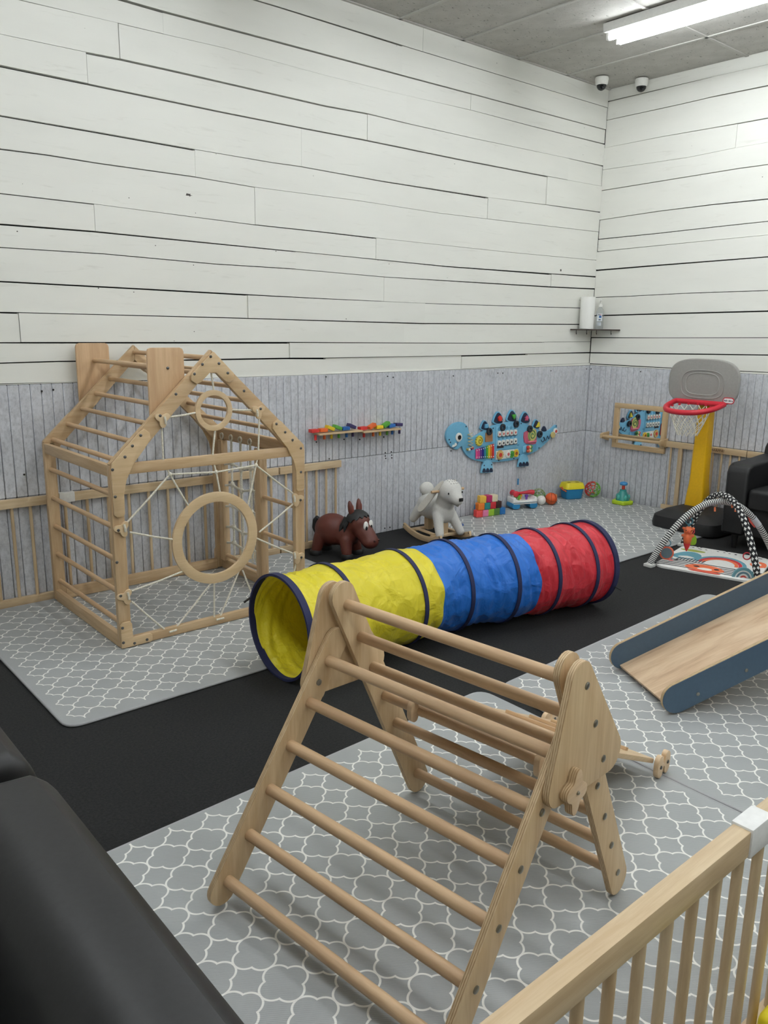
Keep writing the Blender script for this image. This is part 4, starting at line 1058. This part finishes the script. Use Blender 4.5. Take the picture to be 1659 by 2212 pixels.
# ================================================================ soft cubes
cols = [[((226,76,72),'coral red'),((222,130,170),'pink'),((150,190,52),'lime green'),((86,128,60),'olive green'),((38,112,176),'blue')],
        [((228,126,40),'orange'),((40,134,132),'teal'),((196,44,54),'red'),((64,38,34),'dark brown')], [((232,188,76),'yellow'),((178,38,96),'magenta'),((230,222,190),'cream')]]
rowd = ['bottom', 'middle', 'top']; cs = .0585
da = Vector((.29, -.05)).normalized(); a0 = Vector((-1.60, -.135)); ca = math.atan2(da.y, da.x)
nb = ['at the rocker end of the bottom row', 'second in the bottom row', 'mid bottom row', 'fourth in the bottom row', 'at the hammer toy end of the bottom row']
cube = None
for r, row in enumerate(cols):
    for k, (c, nm) in enumerate(row):
        p = a0+da*(cs+.0012)*(k+.5*r*.55)
        t = thing('stacking_cube', '%s soft rubber cube in the %s row of the stack' % (nm, rowd[r]), 'toy block', (p.x, p.y, MZ+r*(cs+.0006)), ca+rnd.uniform(-.05, .05)+(-.18 if k == 0 else 0)*(1 if r != 1 else .8), 'soft stacking cubes')
        mt = plain(*c, .5); MB().box((0, 0, cs/2), (cs, cs, cs)).build('cube_body', mt, t, bevel=.006, seg=2)
        for rz in (0, PI/2, -PI/2):
            R = Matrix.Rotation(rz, 3, 'Z'); c0 = R @ Vector((0, -cs/2-.0006, 0)); c0.z = cs/2
            fr_ = [(-.018, -.018), (.018, -.018), (.018, .018), (-.018, .018)]
            MB().tube([R @ Vector((x, -cs/2-.0002, 0))+Vector((0, 0, cs/2+z)) for x, z in fr_], .0016, 5, True).build('embossed_frame', mt, t)
            MB().tube([R @ Vector((.010*math.cos(q_), -cs/2-.0002, 0))+Vector((0, 0, cs/2+.010*math.sin(q_))) for q_ in [2*PI*j/10 for j in range(10)]], .0016, 5, True).build('embossed_figure', mt, t)

# ================================================================ pounding bench + hammer
cb_ = thing('pounding_bench', 'white toy pounding bench with blue feet and coloured pegs', 'toy', (-1.04, -.135, MZ), -.62+.25)
prof = [(-.115, .045), (.115, .045), (.118, .085), (.112, .105), (.095, .108), (.085, .085), (.06, .078), (-.06, .078), (-.085, .085), (-.095, .108), (-.112, .105), (-.118, .085)]
MB().prism(prof, -.062, .062, lambda u, v, w: (u, w, v)).build('bench_top', plain(236,236,232,.35), cb_, bevel=.008, seg=3)
for s in (-1, 1): MB().prism(hull([(s*.085-.012, .03, .026), (s*.085+.012, .03, .026), (s*.085, .052, .03)]), -.06, .06, lambda u, v, w: (u, w, max(v, 0))).build('foot', plain(38,130,180,.4), cb_, bevel=.006)
for (x, y, c, h) in ((-.045, -.02, (110,176,60), .035), (-.01, .015, (232,160,40), .04), (.03, -.02, (100,60,150), .04), (.055, .02, (210,60,60), .03)):
    pg = MB().lathe([(.009, .05), (.009, .078+h*.6), (.016, .078+h*.6), (.016, .078+h), (.012, .082+h)], 14, (x, y, 0)).build('peg', plain(*c, .4), cb_)
MB().ball((-.05, .03, .092), .017, 12).build('ball', plain(120,180,60,.4), cb_)
MB().tube([(-.118, -.0625, .06), (.118, -.0625, .06)], .003, 6).build('trim_line', plain(70,100,120,.4), cb_)
hm = thing('toy_hammer', 'red plastic toy hammer lying across the pounding bench', 'toy hammer', (-1.04, -.135, MZ+.122), -.62+.25)
MB().lathe([(.022, -.038), (.027, -.034), (.024, -.015), (.022, 0), (.024, .015), (.027, .034), (.022, .038)], 20, (-.08, 0, .012), Matrix.Rotation(PI/2, 3, 'X')).build('hammer_head', plain(200,44,60,.35), hm)
MB().tube([(-.07, 0, .012), (-.02, 0, .012), (.03, 0, .015), (.07, 0, .016), (.108, 0, .012)], [.012, .011, .014, .02, .022], 14).build('hammer_handle', plain(200,44,60,.35), hm)

# ================================================================ balls
bb_ = thing('toy_baseball', 'white toy baseball on the corner mat', 'ball', (-.80, -.155, MZ)); MB().ball((0, 0, .042), .042, 24).build('ball_skin', plain(234,232,226,.5), bb_)
pts = []
for k in range(64):
    a = 2*PI*k/64; q = Vector((math.cos(a)+.35*math.cos(3*a)*0, math.sin(a), .55*math.sin(2*a+.6))).normalized()*.0425; pts.append((q.x, q.z, .042+q.y))
MB().tube(pts, .001, 5, True).build('stitching', plain(206,170,160,.6), bb_)
kb = thing('toy_basketball', 'small orange toy basketball on the corner mat', 'ball', (-.722, -.205, MZ)); MB().ball((0, 0, .054), .054, 24).build('ball_skin', plain(212,88,36,.55), kb)
for R in (Matrix.Rotation(.4, 3, 'X'), Matrix.Rotation(PI/2, 3, 'Y') @ Matrix.Rotation(.5, 3, 'Z'), Matrix.Rotation(PI/2, 3, 'X') @ Matrix.Rotation(.7, 3, 'Y')):
    MB().tube([Vector((0, 0, .054))+R @ Vector((.0541*math.cos(2*PI*k/40), .0541*math.sin(2*PI*k/40), 0)) for k in range(40)], .0013, 5, True).build('seam', plain(40,26,22,.6), kb)
def lattice_ball(label, loc, r, colf, tr=.004):
    t = thing('lattice_ball', label, 'ball', loc)
    bm = bmesh.new(); bmesh.ops.create_icosphere(bm, subdivisions=2, radius=1.0)
    cen = {f.index: f.calc_center_median().normalized()*r for f in bm.faces}; bm.faces.ensure_lookup_table()
    groups = {}
    for e in bm.edges:
        a, b = [cen[f.index] for f in e.link_faces]; mid = (a+b)/2; c = colf(mid/r)
        groups.setdefault(c, MB()).tube([a+Vector((0,0,r+tr)), (a+b).normalized()*r+Vector((0,0,r+tr)), b+Vector((0,0,r+tr))], tr, 6)
    bm.free()
    for c, mb in groups.items(): mb.build('lattice', plain(*c, .4), t)
    return t
ob = lattice_ball('red and green open lattice ball in the corner', (-.145, -.235, MZ), .071, lambda d: (196,52,44) if d.dot(Vector((-.6,.4,.3))) > .05 else (110,176,62))
MB().lathe([(.002, -.03), (.008, -.03), (.008, .03), (.002, .03)], 10, (0, 0, .075), Matrix.Rotation(.2, 3, 'X')).build('rattle_tube', plain(226,220,214,.3), ob)
lattice_ball('green open lattice ball behind the baseball', (-.735, -.072, MZ), .06, lambda d: (128,168,96) if d.z < .4 else (150,160,120), .0038)
cub = thing('toy_building_blocks', 'teal and tan toy building block beside the basketball', 'toy block', (-.635, -.175, MZ), -.5)
MB().box((0, 0, .022), (.04, .04, .044)).build('block', plain(66,140,150,.5), cub, bevel=.004); MB().box((0, 0, .062), (.036, .036, .034)).build('cap', plain(176,140,84,.5), cub, bevel=.004)
# ================================================================ bin
bn = thing('toy_bin', 'blue toy bin with a yellow lid and orange handle in the corner', 'toy bin', (-.335, -.14, MZ), -.38)
def frust(secs, r, mat, nm, par, bev=0):
    vs = []; pl = rrect(1, 1, r, 4); k = len(pl)
    for w, d_, z in secs: vs += [(x*w, y*d_, z) for x, y in pl]
    fs = [tuple(range(k))[::-1], tuple(range(k*(len(secs)-1), k*len(secs)))]
    for i in range(len(secs)-1): fs += [(i*k+j, i*k+(j+1) % k, (i+1)*k+(j+1) % k, (i+1)*k+j) for j in range(k)]
    return MB().add(vs, fs).build(nm, mat, par, bevel=bev)
frust([(.155, .105, 0), (.165, .115, .006), (.19, .135, .098)], .18, plain(30,128,178,.4), 'tub', bn)
ld = frust([(.205, .15, .096), (.205, .15, .112), (.195, .14, .122), (.18, .125, .145), (.17, .115, .15)], .18, plain(224,208,40,.4), 'lid', bn)
for x in (-.04, .045): MB().box((x, -.01, .1505), (.03, .03, .004)).build('shape_hole', plain(150,138,30,.6), ld, bevel=.004)
MB().tube([(-.095, .05, .10), (-.105, .02, .096), (-.112, -.035, .088), (-.1, -.07, .08)], .006, 8).build('handle', plain(206,100,44,.45), bn); MB().ball((-.1, 0, .1), .014, 10).build('handle_hub', plain(206,100,44,.45), bn)
# ================================================================ push spinner
sn = thing('push_spinner', 'teal push-down spinner toy with lime base and blue knob', 'toy', (-.165, -.575, MZ))
bp = [((.088+.008*math.cos(5*2*PI*k/60))*math.cos(2*PI*k/60), (.088+.008*math.cos(5*2*PI*k/60))*math.sin(2*PI*k/60)) for k in range(60)]
MB().prism(bp, 0, .035, xy()).build('base', plain(176,204,40,.4), sn, bevel=.012, seg=3)
MB().lathe([(.062, .03), (.058, .05), (.046, .085), (.036, .105), (.03, .115), (.03, .128), (.024, .132)], 28).build('dome', plain(48,140,134,.3), sn)
for k in range(5):
    a = 2*PI*k/5+.4; MB().ball((.05*math.cos(a), .05*math.sin(a), .062), (.017, .017, .026), 12).build('animal_figure', plain(74,166,156,.35), sn)
MB().lathe([(.014, .13), (.014, .172)], 14).build('stem', plain(206,70,50,.4), sn); MB().lathe([(.01, .168), (.032, .172), (.036, .184), (.03, .196), (.012, .202)], 24).build('knob', plain(60,140,196,.35), sn)
# ================================================================ brown hopper horse
HT = Matrix.Rotation(math.radians(-10), 3, 'Z')
def hd(x, y, z):
    v = HT @ Vector((x-.10, y, 0)); return (v.x+.10, v.y, z)
hr = thing('hopper_horse', 'brown rubber bouncing horse with black mane, hooves and cartoon eyes', 'toy horse', (-3.175, -.285, 0), math.radians(-66))
n = NT('brown_rubber'); n.base(rgb(92,44,34)); n.rough(.48); n.bump(n.noise(n.obj(), 220, 2), .08, .001); BR = n.m; MANE = plain(30, 31, 32, .6)
mb = MB()
mb.ball((-.045, 0, .175), (.135, .105, .112), 24); mb.ball((.05, 0, .165), (.11, .095, .10), 24)
for sy in (-1, 1):
    capsule(mb, (.085, sy*.055, .13), (.105, sy*.075, .03), .046, .036); capsule(mb, (-.115, sy*.055, .13), (-.135, sy*.078, .03), .046, .036)
capsule(mb, (.08, 0, .20), hd(.15, 0, .245), .075, .07); mb.ball(hd(.165, 0, .245), (.080, .078, .080), 20)
capsule(mb, hd(.185, 0, .22), hd(.25, 0, .145), .066, .06); mb.ball(hd(.262, 0, .132), (.058, .064, .052), 18)
body_ = blob('body', mb, BR, hr, .008, 8)
for sy in (-1, 1):
    for x in (.108, -.138):
        MB().lathe([(.040, 0), (.043, .006), (.041, .028), (.036, .036)], 20, (x, sy*.078, 0)).build('hoof', MANE, hr)
    e = MB(); e.tube([hd(.135, sy*.035, .30), hd(.13, sy*.043, .335), hd(.126, sy*.048, .368), hd(.122, sy*.05, .392), hd(.12, sy*.05, .402)], [.02, .021, .018, .011, .003], 12); e.build('ear', BR, hr)
    MB().ball(hd(.146, sy*.046, .345), (.007, .010, .03), 10, HT).build('inner_ear', plain(120,60,48,.5), hr)
    ey = MB().ball(hd(.243, sy*.027, .24), (.014, .022, .033), 16, HT).build('eye', WHITE, hr); MB().ball(hd(.2545, sy*.027-.007, .228), (.0065, .010, .015), 12, HT).build('pupil', BLACK, ey)
    MB().ball(hd(.316, sy*.024, .146), (.006, .009, .008), 10, HT).build('nostril', plain(60,26,20,.6), hr)
# mane: cap with scalloped fringe
mb = MB()
mb.ball((.148, 0, .262), (.083, .0795, .076), 24)
me = None
vs = [v for v in mb.v]; keep = MB()
cap = MB(); K = 40; rows = 9; pts = []
for i in range(rows):
    tt = i/(rows-1)
    for k in range(K):
        a = 2*PI*k/K; fr_ = math.cos(a)   # front where a=0
        lim = 1.2+.42*(-fr_)+.55*abs((a*6/PI) % 1-.5)
        th = tt*lim; r = 1.0
        pts.append((.157+.090*math.sin(th)*math.cos(a), .0875*math.sin(th)*math.sin(a), .25+.088*math.cos(th)))
inner_ = [hd(.157+(p[0]-.157)*.9, p[1]*.9, .25+(p[2]-.25)*.9) for p in pts]; pts = [hd(*p) for p in pts]; NV = len(pts); fs = []
for i in range(rows-1):
    for k in range(K):
        a, b, c_, d_ = i*K+k, i*K+(k+1) % K, (i+1)*K+(k+1) % K, (i+1)*K+k; fs += [(a, b, c_, d_), (NV+a, NV+d_, NV+c_, NV+b)]
for k in range(K): fs.append(((rows-1)*K+k, (rows-1)*K+(k+1) % K, NV+(rows-1)*K+(k+1) % K, NV+(rows-1)*K+k))
cap.add(pts+inner_, fs).build('mane', MANE, hr, sharp=70)
for sy in (-1, 1):
    for (x, z, dx) in ((.075, .255, -.01), (.062, .232, -.012), (.09, .24, 0)):
        MB().tube([(x+.02, sy*.06, z+.03), (x+.004, sy*.081, z-.01), (x+dx, sy*.088, z-.052)], [.02, .016, .002], 8).build('mane_lock', MANE, hr)
MB().tube([(-.165, 0, .245), (-.185, 0, .22), (-.192, 0, .17), (-.186, 0, .13)], [.018, .02, .018, .006], 10).build('tail', MANE, hr)

# ================================================================ rocking lamb
lb = thing('rocking_lamb', 'white fabric rocking animal on pale wooden rockers', 'rocking toy', (-2.325, -.385, 0), math.radians(-97))
n = NT('white_felt'); a = n.noise(n.obj(), 150, 3, .7); n.base(n.ramp(a, [(0.3, rgb(206,205,200)), (0.7, rgb(222,221,216))])); n.rough(.95); n.bump(a, .25, .002); FLE = n.m
mb = MB()
mb.ball((-.06, 0, .235), (.15, .098, .10), 24); mb.ball((.07, 0, .225), (.085, .09, .10), 20)
capsule(mb, (.09, 0, .28), (.13, 0, .36), .07, .075); 
for sy in (-1, 1):
    capsule(mb, (.09, sy*.062, .20), (.165, sy*.096, .075), .042, .032); capsule(mb, (-.14, sy*.06, .20), (-.185, sy*.085, .125), .045, .032)
mb.ball((.15, 0, .385), (.082, .088, .09), 24); capsule(mb, (.165, 0, .375), (.235, 0, .338), .075, .045)
blob('body', mb, FLE, lb, .008, 9)
MB().ball((-.125, -.01, .36), (.04, .06, .052), 18).build('backrest', FLE, lb)
mb = MB(); mb.tube([(-.15, 0, .30), (-.155, 0, .36)], .03, 12); mb.build('backrest_stem', FLE, lb)
for sy in (-1, 1):
    q = [(0, 0), (.03, .016), (.10, .024), (.22, .032), (.275, .026), (.295, 0), (.275, -.026), (.22, -.032), (.10, -.024), (.03, -.016)]
    mb = MB(); mb.prism(smooth_poly(q, 3), -.006, .006, xy()); er = mb.build('ear', plain(206,202,192,.95), lb, bevel=.003)
    er.location = (.135, sy*.055, .466)
    dirv = Vector((-.42, sy*.42, -.80)).normalized(); sd_ = Vector((.85, sy*.1, -.5)); sd_ = (sd_-dirv*sd_.dot(dirv)).normalized()
    er.rotation_euler = Matrix((dirv, sd_, dirv.cross(sd_))).transposed().to_euler()
    MB().ball((.212, sy*.063, .385), (.006, .004, .009), 10).build('eye', BLACK, lb)
ns = MB().box((.279, 0, .346), (.012, .034, .026)); ns.build('nose', BLACK, lb, bevel=.005)
st_ = MB()
for i in range(3):
    for j in range(4):
        y = -.03+.02*j; x = .165+.02*i-.006*abs(j-1.5); zz = .3+.0
        # on the forehead surface
        u_ = (x-.15)/.082; w_2 = y/.088; z = .385+.09*math.sqrt(max(0, 1-u_*u_-w_2*w_2))
        st_.beam((x-.004, y, z+.001), (x+.004, y, z-.003), .002, .003)
st_.build('forehead_stitches', plain(70,70,72,.8), lb)
MB().tube([(.12, -.148, .388), (.12, .148, .388)], .0105, 12).build('handle_bar', RY, lb)
arc = []
for s in (-1, 1):
    R0 = .62; top = []; bot = []
    for k in range(15):
        a = -.40+.80*k/14; bot.append((R0*math.sin(a), R0-R0*math.cos(a)+.001)); top.append(((R0-.05)*math.sin(a)*1.04, R0-(R0-.042)*math.cos(a)))
    MB().prism(bot+top[::-1], s*.135-.010, s*.135+.010, lambda u, v, w: (u, w, v)).build('rocker', BX, lb, bevel=.004)
    for x in (.225, -.225): MB().lathe([(.005, 0), (.005, .002)], 10, (x, s*.135-.0102*1, .072), Matrix.Rotation(PI/2, 3, 'X')).build('bolt', BOLTD, lb)
for x in (-.13, .11): MB().box((x, 0, .05 if abs(x) < .12 else .055), (.045, .252, .016)).build('crossbar', BY, lb, bevel=.003)
for y in (-.1, .1): MB().box((-.01, y, .063), (.24, .03, .012)).build('slat', BX, lb, bevel=.002)
for x in (-.10, .085): MB().box((x, 0, .115), (.05, .05, .13)).build('pillar', BZ, lb, bevel=.004)

# ================================================================ baby play gym
gm = thing('baby_play_gym', 'baby play gym with two crossing padded arches over a printed mat', 'play gym', (-1.23, -2.03, 0))
FL, FR, BLc, BRc = Vector((-1.73,-1.80,0)), Vector((-1.545,-2.48,0)), Vector((-1.03,-1.655,0)), Vector((-.885,-2.29,0)); G0 = Vector((-1.23,-2.03,0))
def gp(u, v, z=0): # u 0..1 front-left -> front-right, v 0..1 front -> back
    p = FL*(1-u)*(1-v)+FR*u*(1-v)+BLc*(1-u)*v+BRc*u*v; return Vector((p.x, p.y, z))
MWH = plain(230, 230, 226, .85)
outl = [(.04+.92*x, .04+.92*y) for x, y in [(a+.5, b+.5) for a, b in rrect(1, 1, .12, 6)]]
mb = MB(); K = len(outl); vs = [gp(u, v, .001) for u, v in outl]+[gp(u, v, .014) for u, v in outl]+[gp(.5+(u-.5)*.96, .5+(v-.5)*.96, .02) for u, v in outl]
fs = [tuple(range(K))[::-1], tuple(range(2*K, 3*K))]
for i in range(2): fs += [(i*K+j, i*K+(j+1) % K, (i+1)*K+(j+1) % K, (i+1)*K+j) for j in range(K)]
pm = mb.add(vs, fs).build('padded_mat', MWH, gm, world=True)
def patch(poly, col, z=.0205, sm=3):
    q = smooth_poly(poly, sm) if sm else poly
    MB().add([gp(u, v, z) for u, v in q]+[gp(u, v, z-.003) for u, v in q], [tuple(range(len(q)))]+[(i, (i+1) % len(q), len(q)+(i+1) % len(q), len(q)+i) for i in range(len(q))]).build('print_patch', plain(*col, .85), pm, world=True)
BK, OG, TL, RDc, OL = (24,26,34), (226,112,72), (96,150,166), (190,44,54), (160,170,80)
for k in range(5):     # tiger stripes at the front
    v0 = .09+.055*k; patch([(.07, v0), (.3, v0+.012), (.62, v0-.004), (.93, v0+.01), (.93, v0+.03), (.6, v0+.018), (.3, v0+.032), (.07, v0+.022)], BK)
patch([(.30,.16),(.36,.27),(.48,.30),(.60,.26),(.66,.16),(.58,.10),(.40,.10)], OG, .0212); patch([(.42,.14),(.47,.19),(.54,.18),(.55,.13),(.48,.11)], (232,226,220), .0218)
patch([(.37,.20),(.40,.23),(.43,.20),(.40,.18)], BK, .0219); patch([(.56,.20),(.59,.22),(.61,.19),(.58,.17)], BK, .0219)
patch([(.36,.08),(.50,.10),(.64,.075),(.62,.05),(.40,.05)], (216,90,72), .0212)
for (ri, ro, c, z) in ((.235, .275, TL, .0207), (.195, .232, RDc, .0208), (.155, .192, OG, .0209)):   # rainbow arch
    arc = [(.56+ro*math.cos(a)*.9, .40+ro*math.sin(a)*1.15) for a in [PI*k/14 for k in range(15)]]+[(.56+ri*math.cos(a)*.9, .40+ri*math.sin(a)*1.15) for a in [PI*k/14 for k in range(14, -1, -1)]]
    patch(arc, c, z, 0)
patch([(.08,.50),(.14,.66),(.24,.70),(.33,.62),(.34,.48),(.24,.40),(.12,.42)], TL); patch([(.07,.76),(.18,.80),(.32,.78),(.30,.73),(.14,.72)], OL); patch([(.14,.46),(.22,.52),(.30,.48),(.24,.44)], (226,226,222), .0212)
for k in range(9): patch([(.16+.03*k, .35), (.175+.03*k, .35), (.185+.03*k, .44), (.17+.03*k, .44)], (70,72,80), .021, 0)
patch([(.80,.62),(.86,.74),(.94,.70),(.95,.56),(.86,.52)], OG); patch([(.84,.61),(.88,.67),(.91,.62),(.87,.57)], (232,228,222), .0212); patch([(.72,.30),(.80,.36),(.93,.33),(.94,.24),(.80,.22)], TL)
for k in range(24):
    u, v = ((.05+.9*rnd.random(), .93+.02*rnd.random()) if k % 2 else (.05+.9*rnd.random(), .855+.03*rnd.random()))
    patch([(u-.012, v), (u, v+.008), (u+.014, v), (u, v-.007)], BK, .0212, 2)
for (u, v, c) in ((.08,.30,RDc),(.13,.27,(200,60,60)),(.17,.32,BK),(.10,.36,TL)): patch([(u-.025, v), (u, v+.025), (u+.03, v), (u, v-.02)], c, .0216, 2)
# arches
def arch_pts(a, b, h, n=40, zb=.02):
    out = []
    for k in range(n+1):
        th = PI*k/n; c = (a+b)/2; r = (b-a)/2; tq = -math.cos(th); tq = .55*tq+.45*(2*k/n-1); out.append(c+r*tq+Vector((0, 0, zb+h*(1-abs(tq)**2.15))))
    return out
n = NT('striped_fabric'); 
at_ = n.n('ShaderNodeUVMap'); sp = n.n('ShaderNodeSeparateXYZ'); n.l(at_.outputs[0], sp.inputs[0])
s_ = n.math('GREATER_THAN', n.math('FRACT', n.math('MULTIPLY', sp.outputs[0], 95.0)), .52); n.base(n.mix(s_, rgb(226,226,222), rgb(34,34,40))); n.rough(.85); STR = n.m
n = NT('black_cross_fabric'); at_ = n.n('ShaderNodeUVMap'); sp = n.n('ShaderNodeSeparateXYZ'); n.l(at_.outputs[0], sp.inputs[0])
fu = n.math('MULTIPLY', sp.outputs[0], 46.0); row = n.math('FLOOR', fu); fv = n.math('ADD', n.math('MULTIPLY', sp.outputs[1], 5.0), n.math('MULTIPLY', row, .5))
cu_ = n.math('ABSOLUTE', n.math('SUBTRACT', n.math('FRACT', fu), .5)); cv_ = n.math('ABSOLUTE', n.math('SUBTRACT', n.math('FRACT', fv), .5))
cr_ = n.math('MAXIMUM', n.math('MULTIPLY', n.math('LESS_THAN', cu_, .13), n.math('LESS_THAN', cv_, .34)), n.math('MULTIPLY', n.math('LESS_THAN', cv_, .13), n.math('LESS_THAN', cu_, .34)))
n.base(n.mix(cr_, rgb(24,24,28), rgb(228,228,224))); n.rough(.85); CRS = n.m
def arch(name, a, b, h, mat, r=.021):
    pts = arch_pts(a, b, h); NSg = 16; o = MB().tube(pts, r, NSg).build(name, mat, gm, world=True)
    me = o.data; uv = me.uv_layers.new(name='UVMap'); N_ = len(pts)
    for p in me.polygons:
        idx = [me.loops[li].vertex_index for li in p.loop_indices]
        ks = [i % NSg for i in idx]; wrapk = max(ks)-min(ks) > NSg/2
        for li, i in zip(p.loop_indices, idx):
            k = i % NSg; uv.data[li].uv = ((i//NSg)/(N_-1), (k+(NSg if wrapk and k < NSg/2 else 0))/NSg)
    return pts
dA = (BRc-FL).normalized()*.02; dB = (FR-BLc).normalized()*.02
za_ = arch('striped_arch', FL+dA, BRc-dA, .415, STR); zb_ = arch('cross_print_arch', BLc+dB, FR-dB, .458, CRS)
mt = (za_[20]+za_[20])/2
pA = arch_pts(FL+dA, BRc-dA, .415)[29]; pA2 = arch_pts(FL+dA, BRc-dA, .415)[31]; MB().tube([pA, pA2], .023, 14).build('arch_joint', plain(200,202,206,.4), gm, world=True)
# feet sleeves
for p in (FL+dA, BRc-dA, BLc+dB, FR-dB): MB().box((p.x, p.y, .012), (.06, .06, .022)).build('arch_socket', plain(220,220,216,.6), gm, bevel=.006, world=True)
FACE = Vector((-.80, -.6, 0)).normalized(); Rf = Matrix((Vector((FACE.y, -FACE.x, 0)), FACE, Vector((0, 0, 1)))).transposed()   # local x across, y toward viewer side
def toyring(c, col, r=.026): MB().ring(r, r*.72, .009, 22, c, Rf @ RX90).build('hanging_link', plain(*col, .45), gm, bevel=.003, world=True)
def strapq(p, q, col=(226,112,72)): MB().tube([p, q], .006, 6).build('loop', plain(*col, .7), gm, world=True)
def near(pts, px, py):
    best = None
    for i, p in enumerate(pts):
        d_ = p-CAM; z_ = d_.dot(CF); e = (829.5+FPX*d_.dot(CR)/z_-px)**2+(1106-FPX*d_.dot(CU)/z_-py)**2
        if best is None or e < best[0]: best = (e, i)
    return pts[best[1]]
# orange animal rattle on teal ring
top = near(za_, 1498, 1112); c = top+Vector((0, 0, -.055)); strapq(top, c+Vector((0, 0, .02))); toyring(c, (74,134,150))
an = c+Vector((0, 0, -.10)); OGm = plain(226,112,66,.5)
mb = MB(); mb.ball(an+Vector((0, 0, .035)), (.034, .03, .03), 16); mb.ball(an+Vector((0, 0, -.02)), (.032, .027, .045), 16)
for s in (-1, 1): mb.ball(an+Rf @ Vector((s*.032, 0, .05)), .010, 10); mb.ball(an+Rf @ Vector((s*.032, 0, .0)), .011, 10)
o_ = MB(); o_.add([Vector(v)-G0 for v in mb.v], mb.f); tb = blob('animal_rattle', o_, OGm, gm, .004, 4)
MB().ball(an+Rf @ Vector((0, .03, .032)), .010, 10).build('snout', plain(206,90,60,.5), tb, world=True)
for s in (-1, 1): MB().ball(an+Rf @ Vector((s*.018, .028, .042)), .004, 8).build('eye', BLACK, tb, world=True)
MB().lathe([(.004, -.04), (.02, .0), (.024, .015)], 14, an+Vector((0, 0, -.068))).build('rattle_tip', plain(206,50,52,.5), tb, world=True)
strapq(c+Vector((0, 0, -.02)), an+Vector((0, 0, .055)), (74,134,150))
# mirror disc
top = near(za_, 1446, 1158); c = top+Vector((-.01, -.01, -.04)); toyring(c, (90,128,146), .024); cm = c+Vector((0, 0, -.068))
md = MB().lathe([(.044, -.005), (.047, 0), (.044, .005)], 26, cm, Rf @ Matrix.Rotation(PI/2, 3, 'X')).build('mirror_disc', plain(222,104,74,.5), gm, world=True)
MB().lathe([(.036, -.0065), (.036, .0065)], 24, cm, Rf @ Matrix.Rotation(PI/2, 3, 'X')).build('mirror_face', plain(150,172,182,.15,.6), md, world=True)
# red teether ring on back arch
top = near(zb_, 1490, 1130); strapq(top, top+Vector((0, 0, -.03))); toyring(top+Vector((0, 0, -.055)), (196,52,62), .027)
# rainbow plush near the front foot
top = near(zb_, 1612, 1195); c = top+Vector((-.012, .03, -.05)); toyring(c+Vector((0, 0, .02)), (196,52,62), .026); c = c+Vector((-.008, .006, -.10))
for (ro, ri, col) in ((.068, .052, (112,160,170)), (.052, .044, (226,226,220)), (.044, .032, (96,128,140)), (.032, .022, (226,226,220)), (.022, .012, (190,72,62)), (.012, .0, (222,214,206))):
    poly = [(ro*math.cos(a), ro*math.sin(a)*1.1) for a in [PI*k/14 for k in range(15)]]+([(ri*math.cos(a), ri*math.sin(a)*1.1) for a in [PI*k/14 for k in range(14, -1, -1)]] if ri else [])
    MB().prism(poly, -.009, .009+(.002 if ri < .02 else 0), lambda u, v, w: c+Rf @ Vector((u, w, v-.03))).build('rainbow_band', plain(*col, .8), gm, world=True)
# orange fabric tags
for p in (za_[19]+Vector((0, 0, -.035)), za_[24]+Vector((0, 0, -.02)), zb_[23]+Vector((0, 0, -.02))): MB().tube([p, p+Vector((-.006, -.006, -.028))], .007, 6).build('fabric_tag', plain(226,120,80,.8), gm, world=True)
p = za_[27]; q_ = za_[31]; MB().prism([(-.055, 0), (-.03, -.022), (.03, -.022), (.055, 0)], -.003, .003, lambda u, v, w: (p+q_)/2+(q_-p).normalized()*u+Vector((0, 0, v-.022))+FACE*w).build('red_fabric_leaf', plain(204,84,74,.8), gm, world=True)
bk_ = BLc+Vector((.02, -.06, 0)); MB().prism(smooth_poly([(-.03, 0), (-.035, .05), (-.01, .08), (.02, .07), (.035, .03), (.03, 0)], 3), -.004, .004, lambda u, v, w: bk_+Rf @ Vector((u, w, v))+Vector((0, 0, .018))).build('green_leaf', plain(150,190,50,.8), gm, world=True)
# ================================================================ small cord connector on the mat by the lamb
ct = thing('toy_car', 'tiny grey and blue toy beside the rocking animal', 'toy', (-1.985, -.30, MZ), .4)
MB().box((0, 0, .016), (.05, .028, .02)).build('car_body', plain(150,152,156,.4), ct, bevel=.006); MB().ball((.026, -.01, .016), .012, 10).build('blue_tip', plain(40,80,150,.4), ct); MB().box((-.005, 0, .03), (.026, .022, .012)).build('cabin', plain(120,124,130,.4), ct, bevel=.004)
